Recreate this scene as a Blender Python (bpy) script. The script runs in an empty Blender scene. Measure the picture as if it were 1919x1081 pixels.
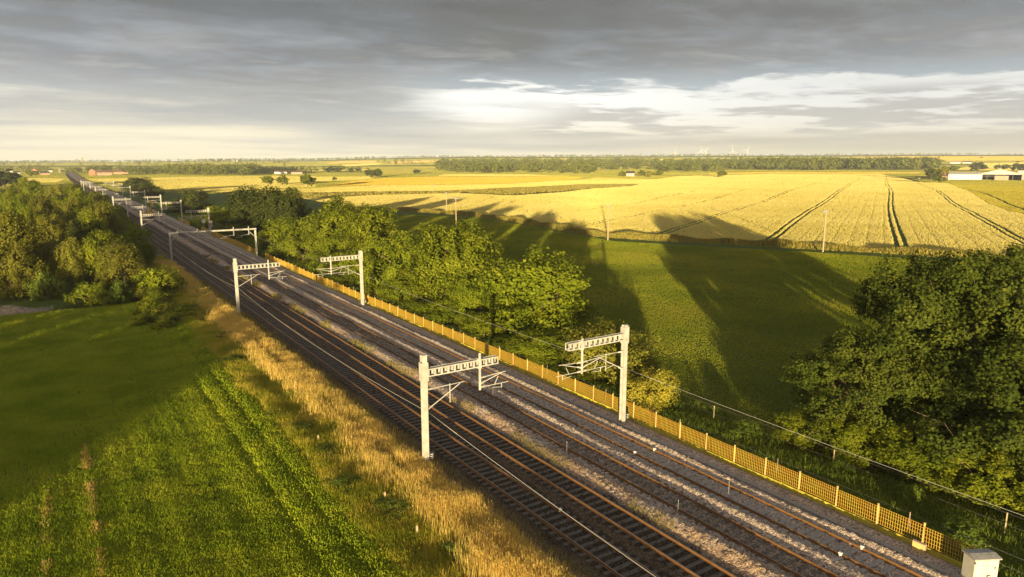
import bpy, math, random
import numpy as np
from mathutils import Vector, Matrix

# ------------------------------------------------------------------ camera
sc = bpy.context.scene
COL = sc.collection
W_, H_ = 1919.0, 1081.0
FPX = 1279.0
CAMZ = 20.5
PITCH = math.atan((540.5 - 303.0) / FPX)
AZ = math.radians(33.91)
cam_d = bpy.data.cameras.new('camera')
cam_d.sensor_width = 36.0
cam_d.lens = 36.0 * FPX / W_
cam_d.clip_start = 0.5
cam_d.clip_end = 60000
cam_o = bpy.data.objects.new('camera', cam_d)
COL.objects.link(cam_o)
cam_o.location = (0, 0, CAMZ)
cam_o.rotation_euler = (math.pi / 2 - PITCH, 0, -AZ)
sc.camera = cam_o
sc.render.resolution_x, sc.render.resolution_y = 1024, 577

# ------------------------------------------------------------------ sun + sky
SUN_EL, SUN_AZ = math.radians(3.6), math.radians(40.7)      # direction the light travels
sd = Vector((math.sin(SUN_AZ) * math.cos(SUN_EL), math.cos(SUN_AZ) * math.cos(SUN_EL), -math.sin(SUN_EL)))
sun_d = bpy.data.lights.new('sun', 'SUN')
sun_d.energy = 5.0
sun_d.angle = math.radians(0.5)
sun_d.color = (1.0, 0.80, 0.44)
sun_o = bpy.data.objects.new('sun', sun_d)
COL.objects.link(sun_o)
sun_o.rotation_euler = sd.to_track_quat('-Z', 'Y').to_euler()
sun_o.location = (-60, -60, 60)

vs = sc.view_settings
vs.view_transform = 'Standard'
vs.look = 'None'
vs.gamma = 1.0
vs.exposure = 1.45
sc.cycles.use_denoising = True
sc.cycles.max_bounces = 6
sc.cycles.diffuse_bounces = 3
sc.cycles.transparent_max_bounces = 4
sc.cycles.volume_bounces = 0
sc.cycles.sample_clamp_indirect = 4.0


class NT:
    """small helper for building node trees"""
    def __init__(s, tree):
        s.t = tree
        tree.nodes.clear()

    def n(s, typ, ins=None, **kw):
        nd = s.t.nodes.new(typ)
        for k, v in kw.items():
            setattr(nd, k, v)
        if ins:
            for k, v in ins.items():
                sock = nd.inputs[k]
                if hasattr(v, 'is_output') or isinstance(v, bpy.types.NodeSocket):
                    s.t.links.new(v, sock)
                else:
                    sock.default_value = v
        return nd

    def math(s, op, a, b=0.0, c=None, clamp=False):
        ins = {0: a, 1: b}
        if c is not None:
            ins[2] = c
        return s.n('ShaderNodeMath', ins, operation=op, use_clamp=clamp).outputs[0]

    def ramp(s, fac, stops, interp='LINEAR'):
        nd = s.n('ShaderNodeValToRGB', {0: fac})
        cr = nd.color_ramp
        cr.interpolation = interp
        while len(cr.elements) < len(stops):
            cr.elements.new(0.5)
        for e, (p, c) in zip(cr.elements, stops):
            e.position = p
            e.color = (c[0], c[1], c[2], 1) if not isinstance(c, (int, float)) else (c, c, c, 1)
        return nd.outputs[0]

    def mix(s, fac, a, b, blend='MIX'):
        nd = s.n('ShaderNodeMix', data_type='RGBA', blend_type=blend)
        for i, v in ((0, fac), (6, a), (7, b)):
            if isinstance(v, bpy.types.NodeSocket):
                s.t.links.new(v, nd.inputs[i])
            elif i == 0:
                nd.inputs[i].default_value = v
            else:
                nd.inputs[i].default_value = (v[0], v[1], v[2], 1)
        return nd.outputs[2]

    def smooth(s, x, lo, hi):
        return s.n('ShaderNodeMapRange', {0: x, 1: lo, 2: hi, 3: 0.0, 4: 1.0}, interpolation_type='SMOOTHSTEP').outputs[0]


world = bpy.data.worlds.new('World')
sc.world = world
world.use_nodes = True
w = NT(world.node_tree)
nish = w.n('ShaderNodeTexSky', sky_type='NISHITA', sun_disc=False)
nish.sun_elevation = SUN_EL
nish.sun_rotation = SUN_AZ + math.pi
tc = w.n('ShaderNodeTexCoord').outputs['Generated']
sp = w.n('ShaderNodeSeparateXYZ', {0: tc})
az = w.math('DEGREES', w.math('ARCTAN2', sp.outputs[0], sp.outputs[1]))
el = w.math('DEGREES', w.math('ARCSINE', sp.outputs[2]))
sx = w.math('DIVIDE', w.math('SUBTRACT', az, 33.9), 37.0)       # -1..1 over the photographed span


inv = w.math('DIVIDE', 1.0, w.math('ADD', w.math('MAXIMUM', sp.outputs[2], 0.0), 0.035))
plane = w.n('ShaderNodeVectorMath', {0: tc, 'Scale': inv}, operation='SCALE').outputs[0]
plane = w.n('ShaderNodeMapping', {'Vector': plane, 'Rotation': (0, 0, AZ - 0.25), 'Scale': (0.8, 1.0, 0.0)}).outputs[0]


def cloud_noise(scale, off, detail=6, rough=0.5, dist=0.0):
    v = w.n('ShaderNodeVectorMath', {0: plane, 1: (off * 3.1, off * 1.7, off)}, operation='ADD').outputs[0]
    return w.math('SUBTRACT', w.n('ShaderNodeTexNoise', {'Vector': v, 'Scale': scale, 'Detail': detail, 'Roughness': rough, 'Distortion': dist}).outputs[0], 0.5)


n_big = cloud_noise(0.30, 5.3, 3, 0.5)
n_mid = cloud_noise(0.95, 9.7, 6, 0.55, 0.3)
n_fine = cloud_noise(3.0, 2.3, 7, 0.6, 0.35)
n_str = cloud_noise(0.55, 14.4, 6, 0.55, 0.2)


def lin(*terms):
    r = terms[0]
    for t_ in terms[1:]: r = w.math('ADD', r, t_)
    return r


def mul(a, b): return w.math('MULTIPLY', a, b)


# cloud deck: tone falls with height, broken by the cloud relief
hi = w.smooth(el, 1.0, 8.0)
e1 = lin(el, mul(n_big, 9.0), mul(mul(n_mid, hi), 13.0), mul(mul(n_fine, hi), 6.5), mul(w.smooth(sx, -0.9, 0.2), 1.4))
deck = w.ramp(w.math('DIVIDE', e1, 16.0, clamp=True), [
    (0.0, (.95, .87, .68)), (0.09, (.83, .77, .62)), (0.17, (.61, .60, .56)), (0.28, (.44, .455, .465)),
    (0.44, (.34, .355, .38)), (0.60, (.235, .245, .27)), (0.78, (.155, .158, .17)), (1.0, (.11, .111, .12))])
tone = w.smooth(lin(n_str, mul(n_fine, 0.6)), -0.12, 0.16)
deck = w.mix(0.5, deck, w.mix(tone, (.46, .505, .58), (.52, .50, .485)), 'SOFT_LIGHT')
# thinner lit patches inside the deck
lit = mul(w.smooth(lin(n_mid, mul(n_fine, 0.5)), 0.06, 0.24), w.math('SUBTRACT', 1.0, w.smooth(el, 6.0, 12.0)))
deck = w.mix(mul(lit, 0.40), deck, (.62, .63, .62))
# bright break low over the right-hand fields
top_ = lin(5.9, mul(n_mid, 3.2), mul(n_fine, 1.3), mul(n_big, 2.0))
low = lin(1.9, mul(n_big, 2.5), mul(n_mid, 0.8))
band = mul(w.smooth(w.math('SUBTRACT', el, low), -0.5, 1.1), w.math('SUBTRACT', 1.0, w.smooth(w.math('SUBTRACT', el, top_), -0.3, 0.3)))
gap = mul(w.math('SUBTRACT', 1.0, mul(w.smooth(sx, 0.1, 0.7), 0.35)), band); gap = mul(gap, w.smooth(lin(sx, mul(n_big, 0.8), mul(n_mid, 0.5)), -0.30, 0.02))
streak = mul(w.smooth(lin(n_str, mul(n_mid, 0.5), mul(n_fine, 0.25)), -0.07, 0.05), w.smooth(lin(sx, mul(w.math('SUBTRACT', 4.2, el), 0.06)), 0.0, 0.22))
white = w.mix(w.smooth(el, 1.5, 4.5), (.90, .84, .70), (1.0, 1.0, .98))
streak = mul(streak, w.math('SUBTRACT', 1.0, w.smooth(el, 4.8, 5.8)))
gapcol = w.mix(mul(streak, 0.85), white, (.47, .465, .47))
rim_d = w.math('SUBTRACT', el, top_)
rim = mul(mul(w.smooth(rim_d, -0.6, 0.3), w.math('SUBTRACT', 1.0, w.smooth(rim_d, 0.2, 1.6))), w.smooth(sx, -0.40, -0.1))
deck = w.mix(mul(rim, 0.5), deck, (.40, .49, .57))
bank = mul(w.smooth(sx, 0.0, 0.5), w.math('SUBTRACT', 1.0, w.smooth(lin(el, mul(n_mid, 1.5)), 1.6, 2.6)))
deck = w.mix(mul(bank, 0.75), deck, (.47, .45, .41))
col = w.mix(gap, deck, gapcol)
zen = w.smooth(el, 13.0, 40.0)
col = w.mix(zen, col, (.33, .36, .41))
away = w.n('ShaderNodeVectorMath', {0: tc, 1: (-math.sin(SUN_AZ), -math.cos(SUN_AZ), 0.06)}, operation='DOT_PRODUCT').outputs['Value']
col = w.mix(mul(w.smooth(away, 0.3, 1.0), 0.8), col, (1.1, .85, .55))
below = w.math('SUBTRACT', 1.0, w.smooth(el, -1.5, 0.0))
col = w.mix(below, col, (.55, .50, .40))
col = w.mix(0.05, w.n('ShaderNodeVectorMath', {0: col, 'Scale': 4.0}, operation='SCALE').outputs[0], nish.outputs[0])
bg = w.n('ShaderNodeBackground', {0: col, 1: 0.1})
w.n('ShaderNodeOutputWorld', {0: bg.outputs[0]})

# ------------------------------------------------------------------ pixel -> ground
cp, sp_ = math.cos(PITCH), math.sin(PITCH)
FWD = np.array([math.sin(AZ) * cp, math.cos(AZ) * cp, -sp_])
RGT = np.array([math.cos(AZ), -math.sin(AZ), 0.0])
UPV = np.cross(RGT, FWD)
CAM = np.array([0, 0, CAMZ])
DEP = np.array([math.sin(AZ), math.cos(AZ)])


def ray(px, py):
    d = (px - 959.5) * RGT - (py - 540.5) * UPV + FPX * FWD
    return d / np.linalg.norm(d)


GZ = -0.4            # ground level outside the ballast
SKY_PX = np.array([-400, 0, 200, 440, 600, 700, 860, 1100, 1300, 1500, 1700, 1919, 2400.0])
SKY_PY = np.array([305, 304.5, 303.5, 300.5, 300.5, 297.5, 295, 294.5, 293.5, 292.5, 292, 291, 291.0])


def terrain(x, y):
    x = np.asarray(x, float); y = np.asarray(y, float)
    dep = x * DEP[0] + y * DEP[1]
    lat = x * RGT[0] + y * RGT[1]
    px = 959.5 + FPX * lat / np.maximum(dep, 1.0) * cp
    zt = CAMZ + (303.0 - np.interp(px, SKY_PX, SKY_PY)) / FPX * 5000 * 1.02
    t = np.clip((dep - 850) / (4800 - 850), 0, 1)
    h = zt * t * t * (3 - 2 * t)
    # rolling fields beyond the pasture
    m = np.clip((dep - 220) / 150, 0, 1) * np.clip((x - 60) / 80, 0, 1) * np.clip((1500 - dep) / 500, 0, 1)
    h = h + m * (0.9 * np.sin(x / 61.0 + 0.6) * np.cos(y / 47.0 + 0.3) + 0.6 * np.sin((x * 0.7 + y) / 83.0))
    h = h + 0.15 * np.sin(x / 9.1 + y / 17.0) * np.sin(y / 11.3) * np.clip((dep - 20) / 40, 0, 1) * (np.abs(x - 28.5) > 14)
    return h + GZ


def gt(px, py):
    d = ray(px, py)
    t = np.geomspace(15, 14000, 2600)
    P = CAM + t[:, None] * d
    below_ = P[:, 2] < terrain(P[:, 0], P[:, 1])
    k = int(np.argmax(below_)) if below_.any() else len(t) - 1
    return P[k]


def at_depth(px, py, dep):
    d = ray(px, py)
    return CAM + d * (dep / (d[0] * DEP[0] + d[1] * DEP[1]))


def on_x(px, X, py=420):
    """ground position on the line x = X seen in column px"""
    d = ray(px, py)
    k = X / d[0]
    return X, d[1] * k


def depth(x, y):
    return x * DEP[0] + y * DEP[1]


def track_x(y):
    return 12.0 * (max(0.0, (y - 700.0)) / 1000.0) ** 2


# ------------------------------------------------------------------ object helpers
def link_mesh(name, verts, faces, mat, parent=None, smooth=False, flat4=True):
    me = bpy.data.meshes.new(name)
    if isinstance(faces, np.ndarray):
        k = faces.shape[1]
        nv, nf = len(verts), len(faces)
        me.vertices.add(nv)
        me.vertices.foreach_set('co', np.ascontiguousarray(verts, dtype=np.float32).ravel())
        me.loops.add(nf * k)
        me.loops.foreach_set('vertex_index', np.ascontiguousarray(faces, dtype=np.int32).ravel())
        me.polygons.add(nf)
        me.polygons.foreach_set('loop_start', np.arange(0, nf * k, k, dtype=np.int32))
        me.polygons.foreach_set('loop_total', np.full(nf, k, dtype=np.int32))
        me.update(calc_edges=True)
    else:
        me.from_pydata([tuple(v) for v in verts], [], faces)
        me.update()
    if smooth:
        me.polygons.foreach_set('use_smooth', np.ones(len(me.polygons), dtype=bool))
    if mat is not None:
        me.materials.append(mat)
    o = bpy.data.objects.new(name, me)
    COL.objects.link(o)
    if parent is not None:
        o.parent = parent
    return o


def tag(o, label=None, cat=None, group=None, kind=None):
    if label: o['label'] = label
    if cat: o['category'] = cat
    if group: o['group'] = group
    if kind: o['kind'] = kind
    return o


def thing(name, label, cat, loc=(0, 0, 0), rz=0.0, group=None):
    o = bpy.data.objects.new(name, None)
    COL.objects.link(o)
    o.empty_display_size = 0.3
    o.location = loc
    o.rotation_euler = (0, 0, rz)
    return tag(o, label, cat, group)


def dup(root, loc, rz=0.0, scale=None, label=None, group=None):
    r = root.copy()
    COL.objects.link(r)
    r.location = loc
    r.rotation_euler = (0, 0, rz)
    if scale is not None: r.scale = scale
    if label: r['label'] = label
    if group: r['group'] = group
    for ch in root.children:
        c = ch.copy(); COL.objects.link(c); c.parent = r
        for g in ch.children:
            d = g.copy(); COL.objects.link(d); d.parent = c
    return r


class MB:
    def __init__(s):
        s.v = []; s.f = []

    def box(s, x0, x1, y0, y1, z0, z1):
        b = len(s.v)
        s.v += [(x0, y0, z0), (x1, y0, z0), (x1, y1, z0), (x0, y1, z0), (x0, y0, z1), (x1, y0, z1), (x1, y1, z1), (x0, y1, z1)]
        s.f += [tuple(b + i for i in q) for q in ((0, 3, 2, 1), (4, 5, 6, 7), (0, 1, 5, 4), (1, 2, 6, 5), (2, 3, 7, 6), (3, 0, 4, 7))]
        return s

    def tube(s, a, b, r0, r1=None, n=8, cap=True):
        r1 = r0 if r1 is None else r1
        a = Vector(a); b = Vector(b)
        d = (b - a).normalized()
        u = d.orthogonal().normalized(); v = d.cross(u)
        k = len(s.v)
        for p, r in ((a, r0), (b, r1)):
            for i in range(n):
                t = 2 * math.pi * i / n
                s.v.append(tuple(p + (u * math.cos(t) + v * math.sin(t)) * r))
        for i in range(n):
            j = (i + 1) % n
            s.f.append((k + i, k + j, k + n + j, k + n + i))
        if cap:
            s.f.append(tuple(k + i for i in reversed(range(n))))
            s.f.append(tuple(k + n + i for i in range(n)))
        return s

    def path(s, pts, radii, n=6):
        for i in range(len(pts) - 1):
            s.tube(pts[i], pts[i + 1], radii[i], radii[i + 1], n, cap=(i == len(pts) - 2))
        return s

    def quad(s, a, b, c, d):
        k = len(s.v); s.v += [a, b, c, d]; s.f.append((k, k + 1, k + 2, k + 3)); return s

    def prism(s, prof, y0, y1, axis='y'):
        """closed profile of (x, z) points swept along y"""
        k = len(s.v); n = len(prof)
        for y in (y0, y1):
            for (a, c) in prof:
                s.v.append((a, y, c) if axis == 'y' else (y, a, c))
        for i in range(n):
            j = (i + 1) % n
            s.f.append((k + i, k + j, k + n + j, k + n + i))
        s.f.append(tuple(k + i for i in reversed(range(n)))); s.f.append(tuple(k + n + i for i in range(n)))
        return s

    def build(s, name, mat, parent=None, smooth=False):
        return link_mesh(name, s.v, s.f, mat, parent, smooth)


# ------------------------------------------------------------------ materials
def mat_plain(name, c, rough=0.6, metal=0.0, var=0.12, scale=3.0, bump=0.0, c2=None):
    m = bpy.data.materials.new(name); m.use_nodes = True
    t = NT(m.node_tree)
    pos = t.n('ShaderNodeTexCoord').outputs['Object']
    nz = t.n('ShaderNodeTexNoise', {'Vector': pos, 'Scale': scale, 'Detail': 6.0, 'Roughness': 0.65}).outputs[0]
    c2 = c2 or tuple(x * (1 - var * 2.2) for x in c)
    colr = t.ramp(nz, [(0.32, c2), (0.62, c), (0.8, tuple(min(1, x * (1 + var)) for x in c))])
    b = t.n('ShaderNodeBsdfPrincipled', {'Base Color': colr, 'Roughness': rough, 'Metallic': metal})
    if bump:
        bm = t.n('ShaderNodeBump', {'Height': nz, 'Strength': bump, 'Distance': 0.1})
        t.t.links.new(bm.outputs[0], b.inputs['Normal'])
    t.n('ShaderNodeOutputMaterial', {0: b.outputs[0]})
    return m


def mat_veg(name, cols, trans=0.25, scale=0.15, rough=0.75, spread=0.5, tcol=None, spec=0.06, wmix=0.5):
    """leaves and blades: colour varies from blade to blade and in drifts over the ground"""
    m = bpy.data.materials.new(name); m.use_nodes = True
    t = NT(m.node_tree)
    geo = t.n('ShaderNodeNewGeometry')
    nz = t.n('ShaderNodeTexNoise', {'Vector': geo.outputs['Position'], 'Scale': scale, 'Detail': 5.0, 'Roughness': 0.6}).outputs[0]
    nz = t.smooth(nz, 0.3, 0.7)
    oi = t.n('ShaderNodeObjectInfo').outputs['Random']
    f = t.math('ADD', t.math('MULTIPLY', geo.outputs['Random Per Island'], 1 - wmix), t.math('MULTIPLY', nz, wmix))
    f = t.math('ADD', f, t.math('MULTIPLY', t.math('SUBTRACT', oi, 0.5), 0.25), clamp=True)
    n = len(cols)
    colr = t.ramp(f, [(i / (n - 1), c) for i, c in enumerate(cols)])
    b = t.n('ShaderNodeBsdfPrincipled', {'Base Color': colr, 'Roughness': rough, 'Specular IOR Level': spec})
    out = b.outputs[0]
    if trans > 0:
        tr = t.n('ShaderNodeBsdfTranslucent', {0: t.mix(0.5, colr, tcol or cols[-1])})
        out = t.n('ShaderNodeMixShader', {0: trans, 1: b.outputs[0], 2: tr.outputs[0]}).outputs[0]
    t.n('ShaderNodeOutputMaterial', {0: out})
    return m


def mat_ground(name, cols, scales=(0.03, 0.4, 6.0), bump=0.6, rough=0.95):
    m = bpy.data.materials.new(name); m.use_nodes = True
    t = NT(m.node_tree)
    pos = t.n('ShaderNodeNewGeometry').outputs['Position']
    ns = [t.n('ShaderNodeTexNoise', {'Vector': pos, 'Scale': s, 'Detail': 6.0, 'Roughness': 0.6}).outputs[0] for s in scales]
    f = t.math('ADD', t.math('MULTIPLY', ns[0], 0.45), t.math('ADD', t.math('MULTIPLY', ns[1], 0.3), t.math('MULTIPLY', ns[2], 0.25)))
    n = len(cols)
    colr = t.ramp(f, [(0.34 + 0.32 * i / (n - 1), c) for i, c in enumerate(cols)])
    bm = t.n('ShaderNodeBump', {'Height': ns[2], 'Strength': bump, 'Distance': 0.3})
    bm2 = t.n('ShaderNodeBump', {'Height': ns[1], 'Strength': bump, 'Distance': 1.0, 'Normal': bm.outputs[0]})
    b = t.n('ShaderNodeBsdfPrincipled', {'Base Color': colr, 'Roughness': rough, 'Specular IOR Level': 0.1, 'Normal': bm2.outputs[0]})
    t.n('ShaderNodeOutputMaterial', {0: b.outputs[0]})
    return m


M = {}
M['ground'] = mat_ground('earth_and_grass', [(.045, .065, .011), (.075, .10, .016), (.10, .12, .024)])
M['steel'] = mat_plain('galvanised_steel', (.46, .44, .39), 0.55, 0.0, 0.17, 1.6)
M['steel_dk'] = mat_plain('weathered_steel', (.20, .19, .17), 0.6, 0.3, 0.15, 5)
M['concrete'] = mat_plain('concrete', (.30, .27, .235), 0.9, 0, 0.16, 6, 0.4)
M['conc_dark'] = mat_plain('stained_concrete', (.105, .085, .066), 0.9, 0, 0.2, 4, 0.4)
M['rail'] = mat_plain('rusted_rail', (.22, .105, .035), 0.55, 0.2, 0.15, 4)
M['rail_top'] = mat_plain('polished_rail_head', (.26, .20, .15), 0.45, 0.7, 0.05, 4)
M['yellow'] = mat_plain('yellow_paint', (.47, .315, .03), 0.6, 0, 0.12, 0.9, 0.0, (.46, .22, .03))
M['yellow_board'] = mat_plain('faded_yellow_board', (.50, .42, .04), 0.75, 0, 0.2, 1.5)
M['fpost'] = mat_plain('pale_fence_post', (.62, .46, .16), 0.6, 0, 0.08, 2)
M['cabinet'] = mat_plain('cream_cabinet_paint', (.60, .56, .46), 0.5, 0, 0.08, 1.8)
M['cab_top'] = mat_plain('weathered_lid', (.34, .32, .29), 0.7, 0, 0.2, 5)
M['black'] = mat_plain('black_paint', (.02, .02, .02), 0.5, 0, 0.1, 4)
M['white'] = mat_plain('white_paint', (.78, .76, .70), 0.5, 0, 0.06, 4)
M['bark'] = mat_plain('bark', (.17, .12, .07), 0.95, 0, 0.25, 6, 0.8)
M['pole'] = mat_plain('weathered_pole_wood', (.42, .32, .19), 0.9, 0, 0.15, 3)
M['wire'] = mat_plain('aluminium_wire', (.62, .58, .50), 0.4, 0.3, 0.05, 2)
M['brick'] = mat_plain('red_brick', (.34, .18, .11), 0.9, 0, 0.15, 1.0)
M['brick_pale'] = mat_plain('buff_brick', (.48, .27, .15), 0.9, 0, 0.12, 1.0)
M['pink'] = mat_plain('pink_render', (.55, .26, .22), 0.9, 0, 0.08, 1.0)
M['render'] = mat_plain('white_render', (.74, .70, .60), 0.9, 0, 0.06, 1.0)
M['tile'] = mat_plain('brown_roof_tile', (.16, .085, .055), 0.9, 0, 0.2, 1.2)
M['slate'] = mat_plain('dark_slate', (.055, .05, .055), 0.7, 0, 0.2, 1.2)
M['tin'] = mat_plain('grey_barn_sheet', (.48, .46, .42), 0.6, 0.2, 0.1, 0.6)
M['cladding'] = mat_plain('pinkish_barn_cladding', (.44, .30, .21), 0.8, 0, 0.1, 0.8)
M['glass'] = mat_plain('dark_window_glass', (.03, .035, .04), 0.15, 0, 0.1, 1)
M['earth'] = mat_ground('bare_earth', [(.08, .055, .035), (.13, .09, .055), (.18, .13, .085)], (0.2, 1.5, 9.0))
M['rubble'] = mat_plain('rubble', (.26, .20, .14), 0.95, 0, 0.25, 2.5, 0.6)

M['oak'] = mat_veg('oak_leaves', [(.046, .062, .005), (.092, .115, .007), (.145, .165, .010), (.22, .22, .018)], 0.22, 0.35)
M['oak_dark'] = mat_veg('deep_green_oak_leaves', [(.022, .033, .005), (.044, .062, .008), (.072, .090, .011), (.11, .12, .018)], 0.2, 0.35)
M['ash'] = mat_veg('ash_leaves', [(.060, .084, .006), (.115, .145, .008), (.175, .20, .012), (.25, .255, .022)], 0.25, 0.3)
M['haw'] = mat_veg('yellowing_leaves', [(.095, .10, .012), (.155, .155, .018), (.22, .205, .024), (.29, .24, .035)], 0.25, 0.4)
M['bronze'] = mat_veg('bronze_green_leaves', [(.06, .07, .010), (.115, .118, .015), (.165, .155, .02), (.22, .185, .028)], 0.25, 0.4)
M['haw_yellow_sunlit'] = mat_veg('yellow_sunlit_hawthorn_leaves', [(.15, .15, .016), (.22, .21, .021), (.30, .265, .028), (.38, .31, .04)], 0.25, 0.4)  # yellower hawthorn, its colour also brightened so the shrub looks sunlit
M['willow'] = mat_veg('willow_leaves', [(0.084, 0.096, 0.013), (0.150, 0.156, 0.019), (0.204, 0.204, 0.025), (0.276, 0.252, 0.034)], 0.25, 0.5)
M['dark'] = mat_veg('dark_leaves', [(0.022, 0.033, 0.009), (0.042, 0.054, 0.012), (0.068, 0.080, 0.015), (0.090, 0.099, 0.018)], 0.18, 0.3)
M['wood_far'] = mat_veg('distant_wood_leaves', [(0.063, 0.078, 0.015), (0.103, 0.118, 0.020), (0.149, 0.161, 0.028), (0.207, 0.196, 0.037)], 0.15, 0.012)
M['wheat'] = mat_veg('ripening_wheat', [(.56, .47, .12), (.63, .53, .155), (.69, .59, .20)], 0.35, 0.02, 0.8, wmix=0.65, tcol=(.66, .52, .15))
M['wheat_gold'] = mat_veg('golden_barley', [(.54, .37, .045), (.60, .42, .06), (.66, .47, .08)], 0.3, 0.02, 0.8, wmix=0.65, tcol=(.6, .42, .07))
M['wheat_green'] = mat_veg('green_barley', [(.34, .30, .035), (.42, .36, .045), (.48, .40, .06)], 0.3, 0.02, 0.8, wmix=0.65, tcol=(.45, .38, .05))
M['stubble'] = mat_veg('pinkish_stubble', [(.46, .28, .10), (.55, .34, .13), (.60, .40, .17)], 0.1, 0.01, 0.8, wmix=0.65)
M['far_green'] = mat_veg('distant_grass', [(.16, .165, .028), (.23, .22, .036), (.33, .29, .05)], 0.1, 0.008, 0.8, wmix=0.65)
M['rough'] = mat_veg('rough_brown_grass', [(.12, .11, .025), (.19, .165, .035), (.28, .23, .05), (.15, .14, .03)], 0.15, 0.08, 0.85)
M['pasture'] = mat_veg('pasture_grass', [(.115, .155, .011), (.18, .21, .015), (.25, .26, .021), (.33, .29, .033)], 0.2, 0.05, 0.8, wmix=0.7)
M['dry'] = mat_veg('dry_pasture', [(.10, .11, .02), (.16, .15, .03), (.24, .20, .05)], 0.2, 0.2, 0.85)
M['gold'] = mat_veg('tall_dry_grass', [(.52, .335, .07), (.66, .45, .105), (.76, .56, .17), (.44, .36, .06)], 0.35, 0.25, 0.8, tcol=(.6, .36, .1), wmix=0.4)
M['verge'] = mat_veg('verge_grass', [(.12, .17, .013), (.23, .25, .018), (.41, .36, .035), (.55, .42, .08)], 0.35, 0.35, 0.8, wmix=0.6)
M['leafy'] = mat_veg('crop_leaves', [(.14, .20, .011), (.22, .295, .015), (.31, .36, .02), (.41, .41, .035)], 0.35, 0.25, 0.7, wmix=0.55)
M['straw'] = mat_veg('straw_wisps', [(.28, .20, .05), (.42, .28, .08), (.5, .34, .11)], 0.2, 0.5, 0.8)
M['bramble'] = mat_veg('bramble_leaves', [(0.052, 0.081, 0.012), (0.098, 0.137, 0.017), (0.156, 0.189, 0.023)], 0.2, 0.5, 0.7)

# ballast: colour depends on which road it lies in (old stained stone on the left, fresh pinkish stone right)
mb_ = bpy.data.materials.new('ballast_stone'); mb_.use_nodes = True
t = NT(mb_.node_tree)
pos = t.n('ShaderNodeNewGeometry').outputs['Position']
sx_ = t.n('ShaderNodeSeparateXYZ', {0: pos}).outputs[0]
wob = t.n('ShaderNodeTexNoise', {'Vector': pos, 'Scale': 0.35, 'Detail': 5.0}).outputs[0]
xx = t.math('ADD', sx_, t.math('MULTIPLY', t.math('SUBTRACT', wob, 0.5), 1.6))
vor = t.n('ShaderNodeTexVoronoi', {'Vector': pos, 'Scale': 13.0, 'Randomness': 1.0})
stone = t.n('ShaderNodeSeparateColor', {0: vor.outputs['Color']}).outputs[0]
nz = t.n('ShaderNodeTexNoise', {'Vector': pos, 'Scale': 1.3, 'Detail': 7.0, 'Roughness': 0.65}).outputs[0]
f = t.math('ADD', t.math('MULTIPLY', stone, 0.65), t.math('MULTIPLY', nz, 0.45))
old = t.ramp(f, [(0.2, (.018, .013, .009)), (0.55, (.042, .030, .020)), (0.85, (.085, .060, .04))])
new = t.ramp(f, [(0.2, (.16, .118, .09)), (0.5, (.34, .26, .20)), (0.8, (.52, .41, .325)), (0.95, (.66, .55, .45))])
mud = t.ramp(f, [(0.2, (.05, .035, .022)), (0.6, (.11, .075, .045)), (0.9, (.19, .13, .08))])
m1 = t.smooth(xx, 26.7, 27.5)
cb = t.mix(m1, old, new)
strip = t.math('MULTIPLY', t.smooth(xx, 23.7, 24.0), t.math('SUBTRACT', 1.0, t.smooth(xx, 24.3, 24.7)))
cb = t.mix(t.math('MULTIPLY', strip, 0.8), cb, mud)
cb = t.mix(t.math('MULTIPLY', t.math('MULTIPLY', t.smooth(xx, 28.9, 29.3), t.math('SUBTRACT', 1.0, t.smooth(xx, 30.7, 31.0))), 0.55), cb, mud)
heap = t.math('MULTIPLY', t.math('MULTIPLY', t.smooth(xx, 26.8, 27.3), t.math('SUBTRACT', 1.0, t.smooth(xx, 28.4, 29.0))), t.smooth(wob, 0.38, 0.6))
cb = t.mix(t.math('MULTIPLY', heap, 0.6), cb, t.ramp(f, [(0.2, (.13, .075, .035)), (0.6, (.30, .18, .09)), (0.9, (.46, .30, .17))]))
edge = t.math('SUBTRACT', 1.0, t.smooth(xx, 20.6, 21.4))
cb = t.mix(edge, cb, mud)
hb = t.math('ADD', t.math('MULTIPLY', t.math('SUBTRACT', 1.0, vor.outputs['Distance']), 0.6), t.math('MULTIPLY', stone, 0.5))
bmp = t.n('ShaderNodeBump', {'Height': hb, 'Strength': 0.9, 'Distance': 0.06})
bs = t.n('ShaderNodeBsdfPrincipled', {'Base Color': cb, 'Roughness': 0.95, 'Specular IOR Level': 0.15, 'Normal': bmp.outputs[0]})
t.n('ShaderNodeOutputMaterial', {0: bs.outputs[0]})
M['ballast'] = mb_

rng = np.random.default_rng(7)


# ------------------------------------------------------------------ ground
def build_ground():
    ang = np.concatenate([np.arange(-16, 84, 0.5), np.arange(84, 344, 4.0)])
    rad = np.concatenate([[0.0], np.geomspace(6, 15000, 300)])
    A = np.radians(ang)
    X = rad[:, None] * np.sin(A)[None, :]; Y = rad[:, None] * np.cos(A)[None, :]
    Z = terrain(X, Y)
    V = np.stack([X, Y, Z], -1).reshape(-1, 3)
    nr, na = len(rad), len(ang)
    i = np.arange(nr - 1)[:, None]; j = np.arange(na)[None, :]; j2 = (j + 1) % na
    F = np.stack([i * na + j, i * na + j2, (i + 1) * na + j2, (i + 1) * na + j], -1).reshape(-1, 4)
    o = link_mesh('ground', V, F, M['ground'], smooth=True)
    tag(o, kind='structure')


build_ground()


def ridge(x, c, wd, h):
    return h * np.exp(-((x - c) / wd) ** 2)


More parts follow.
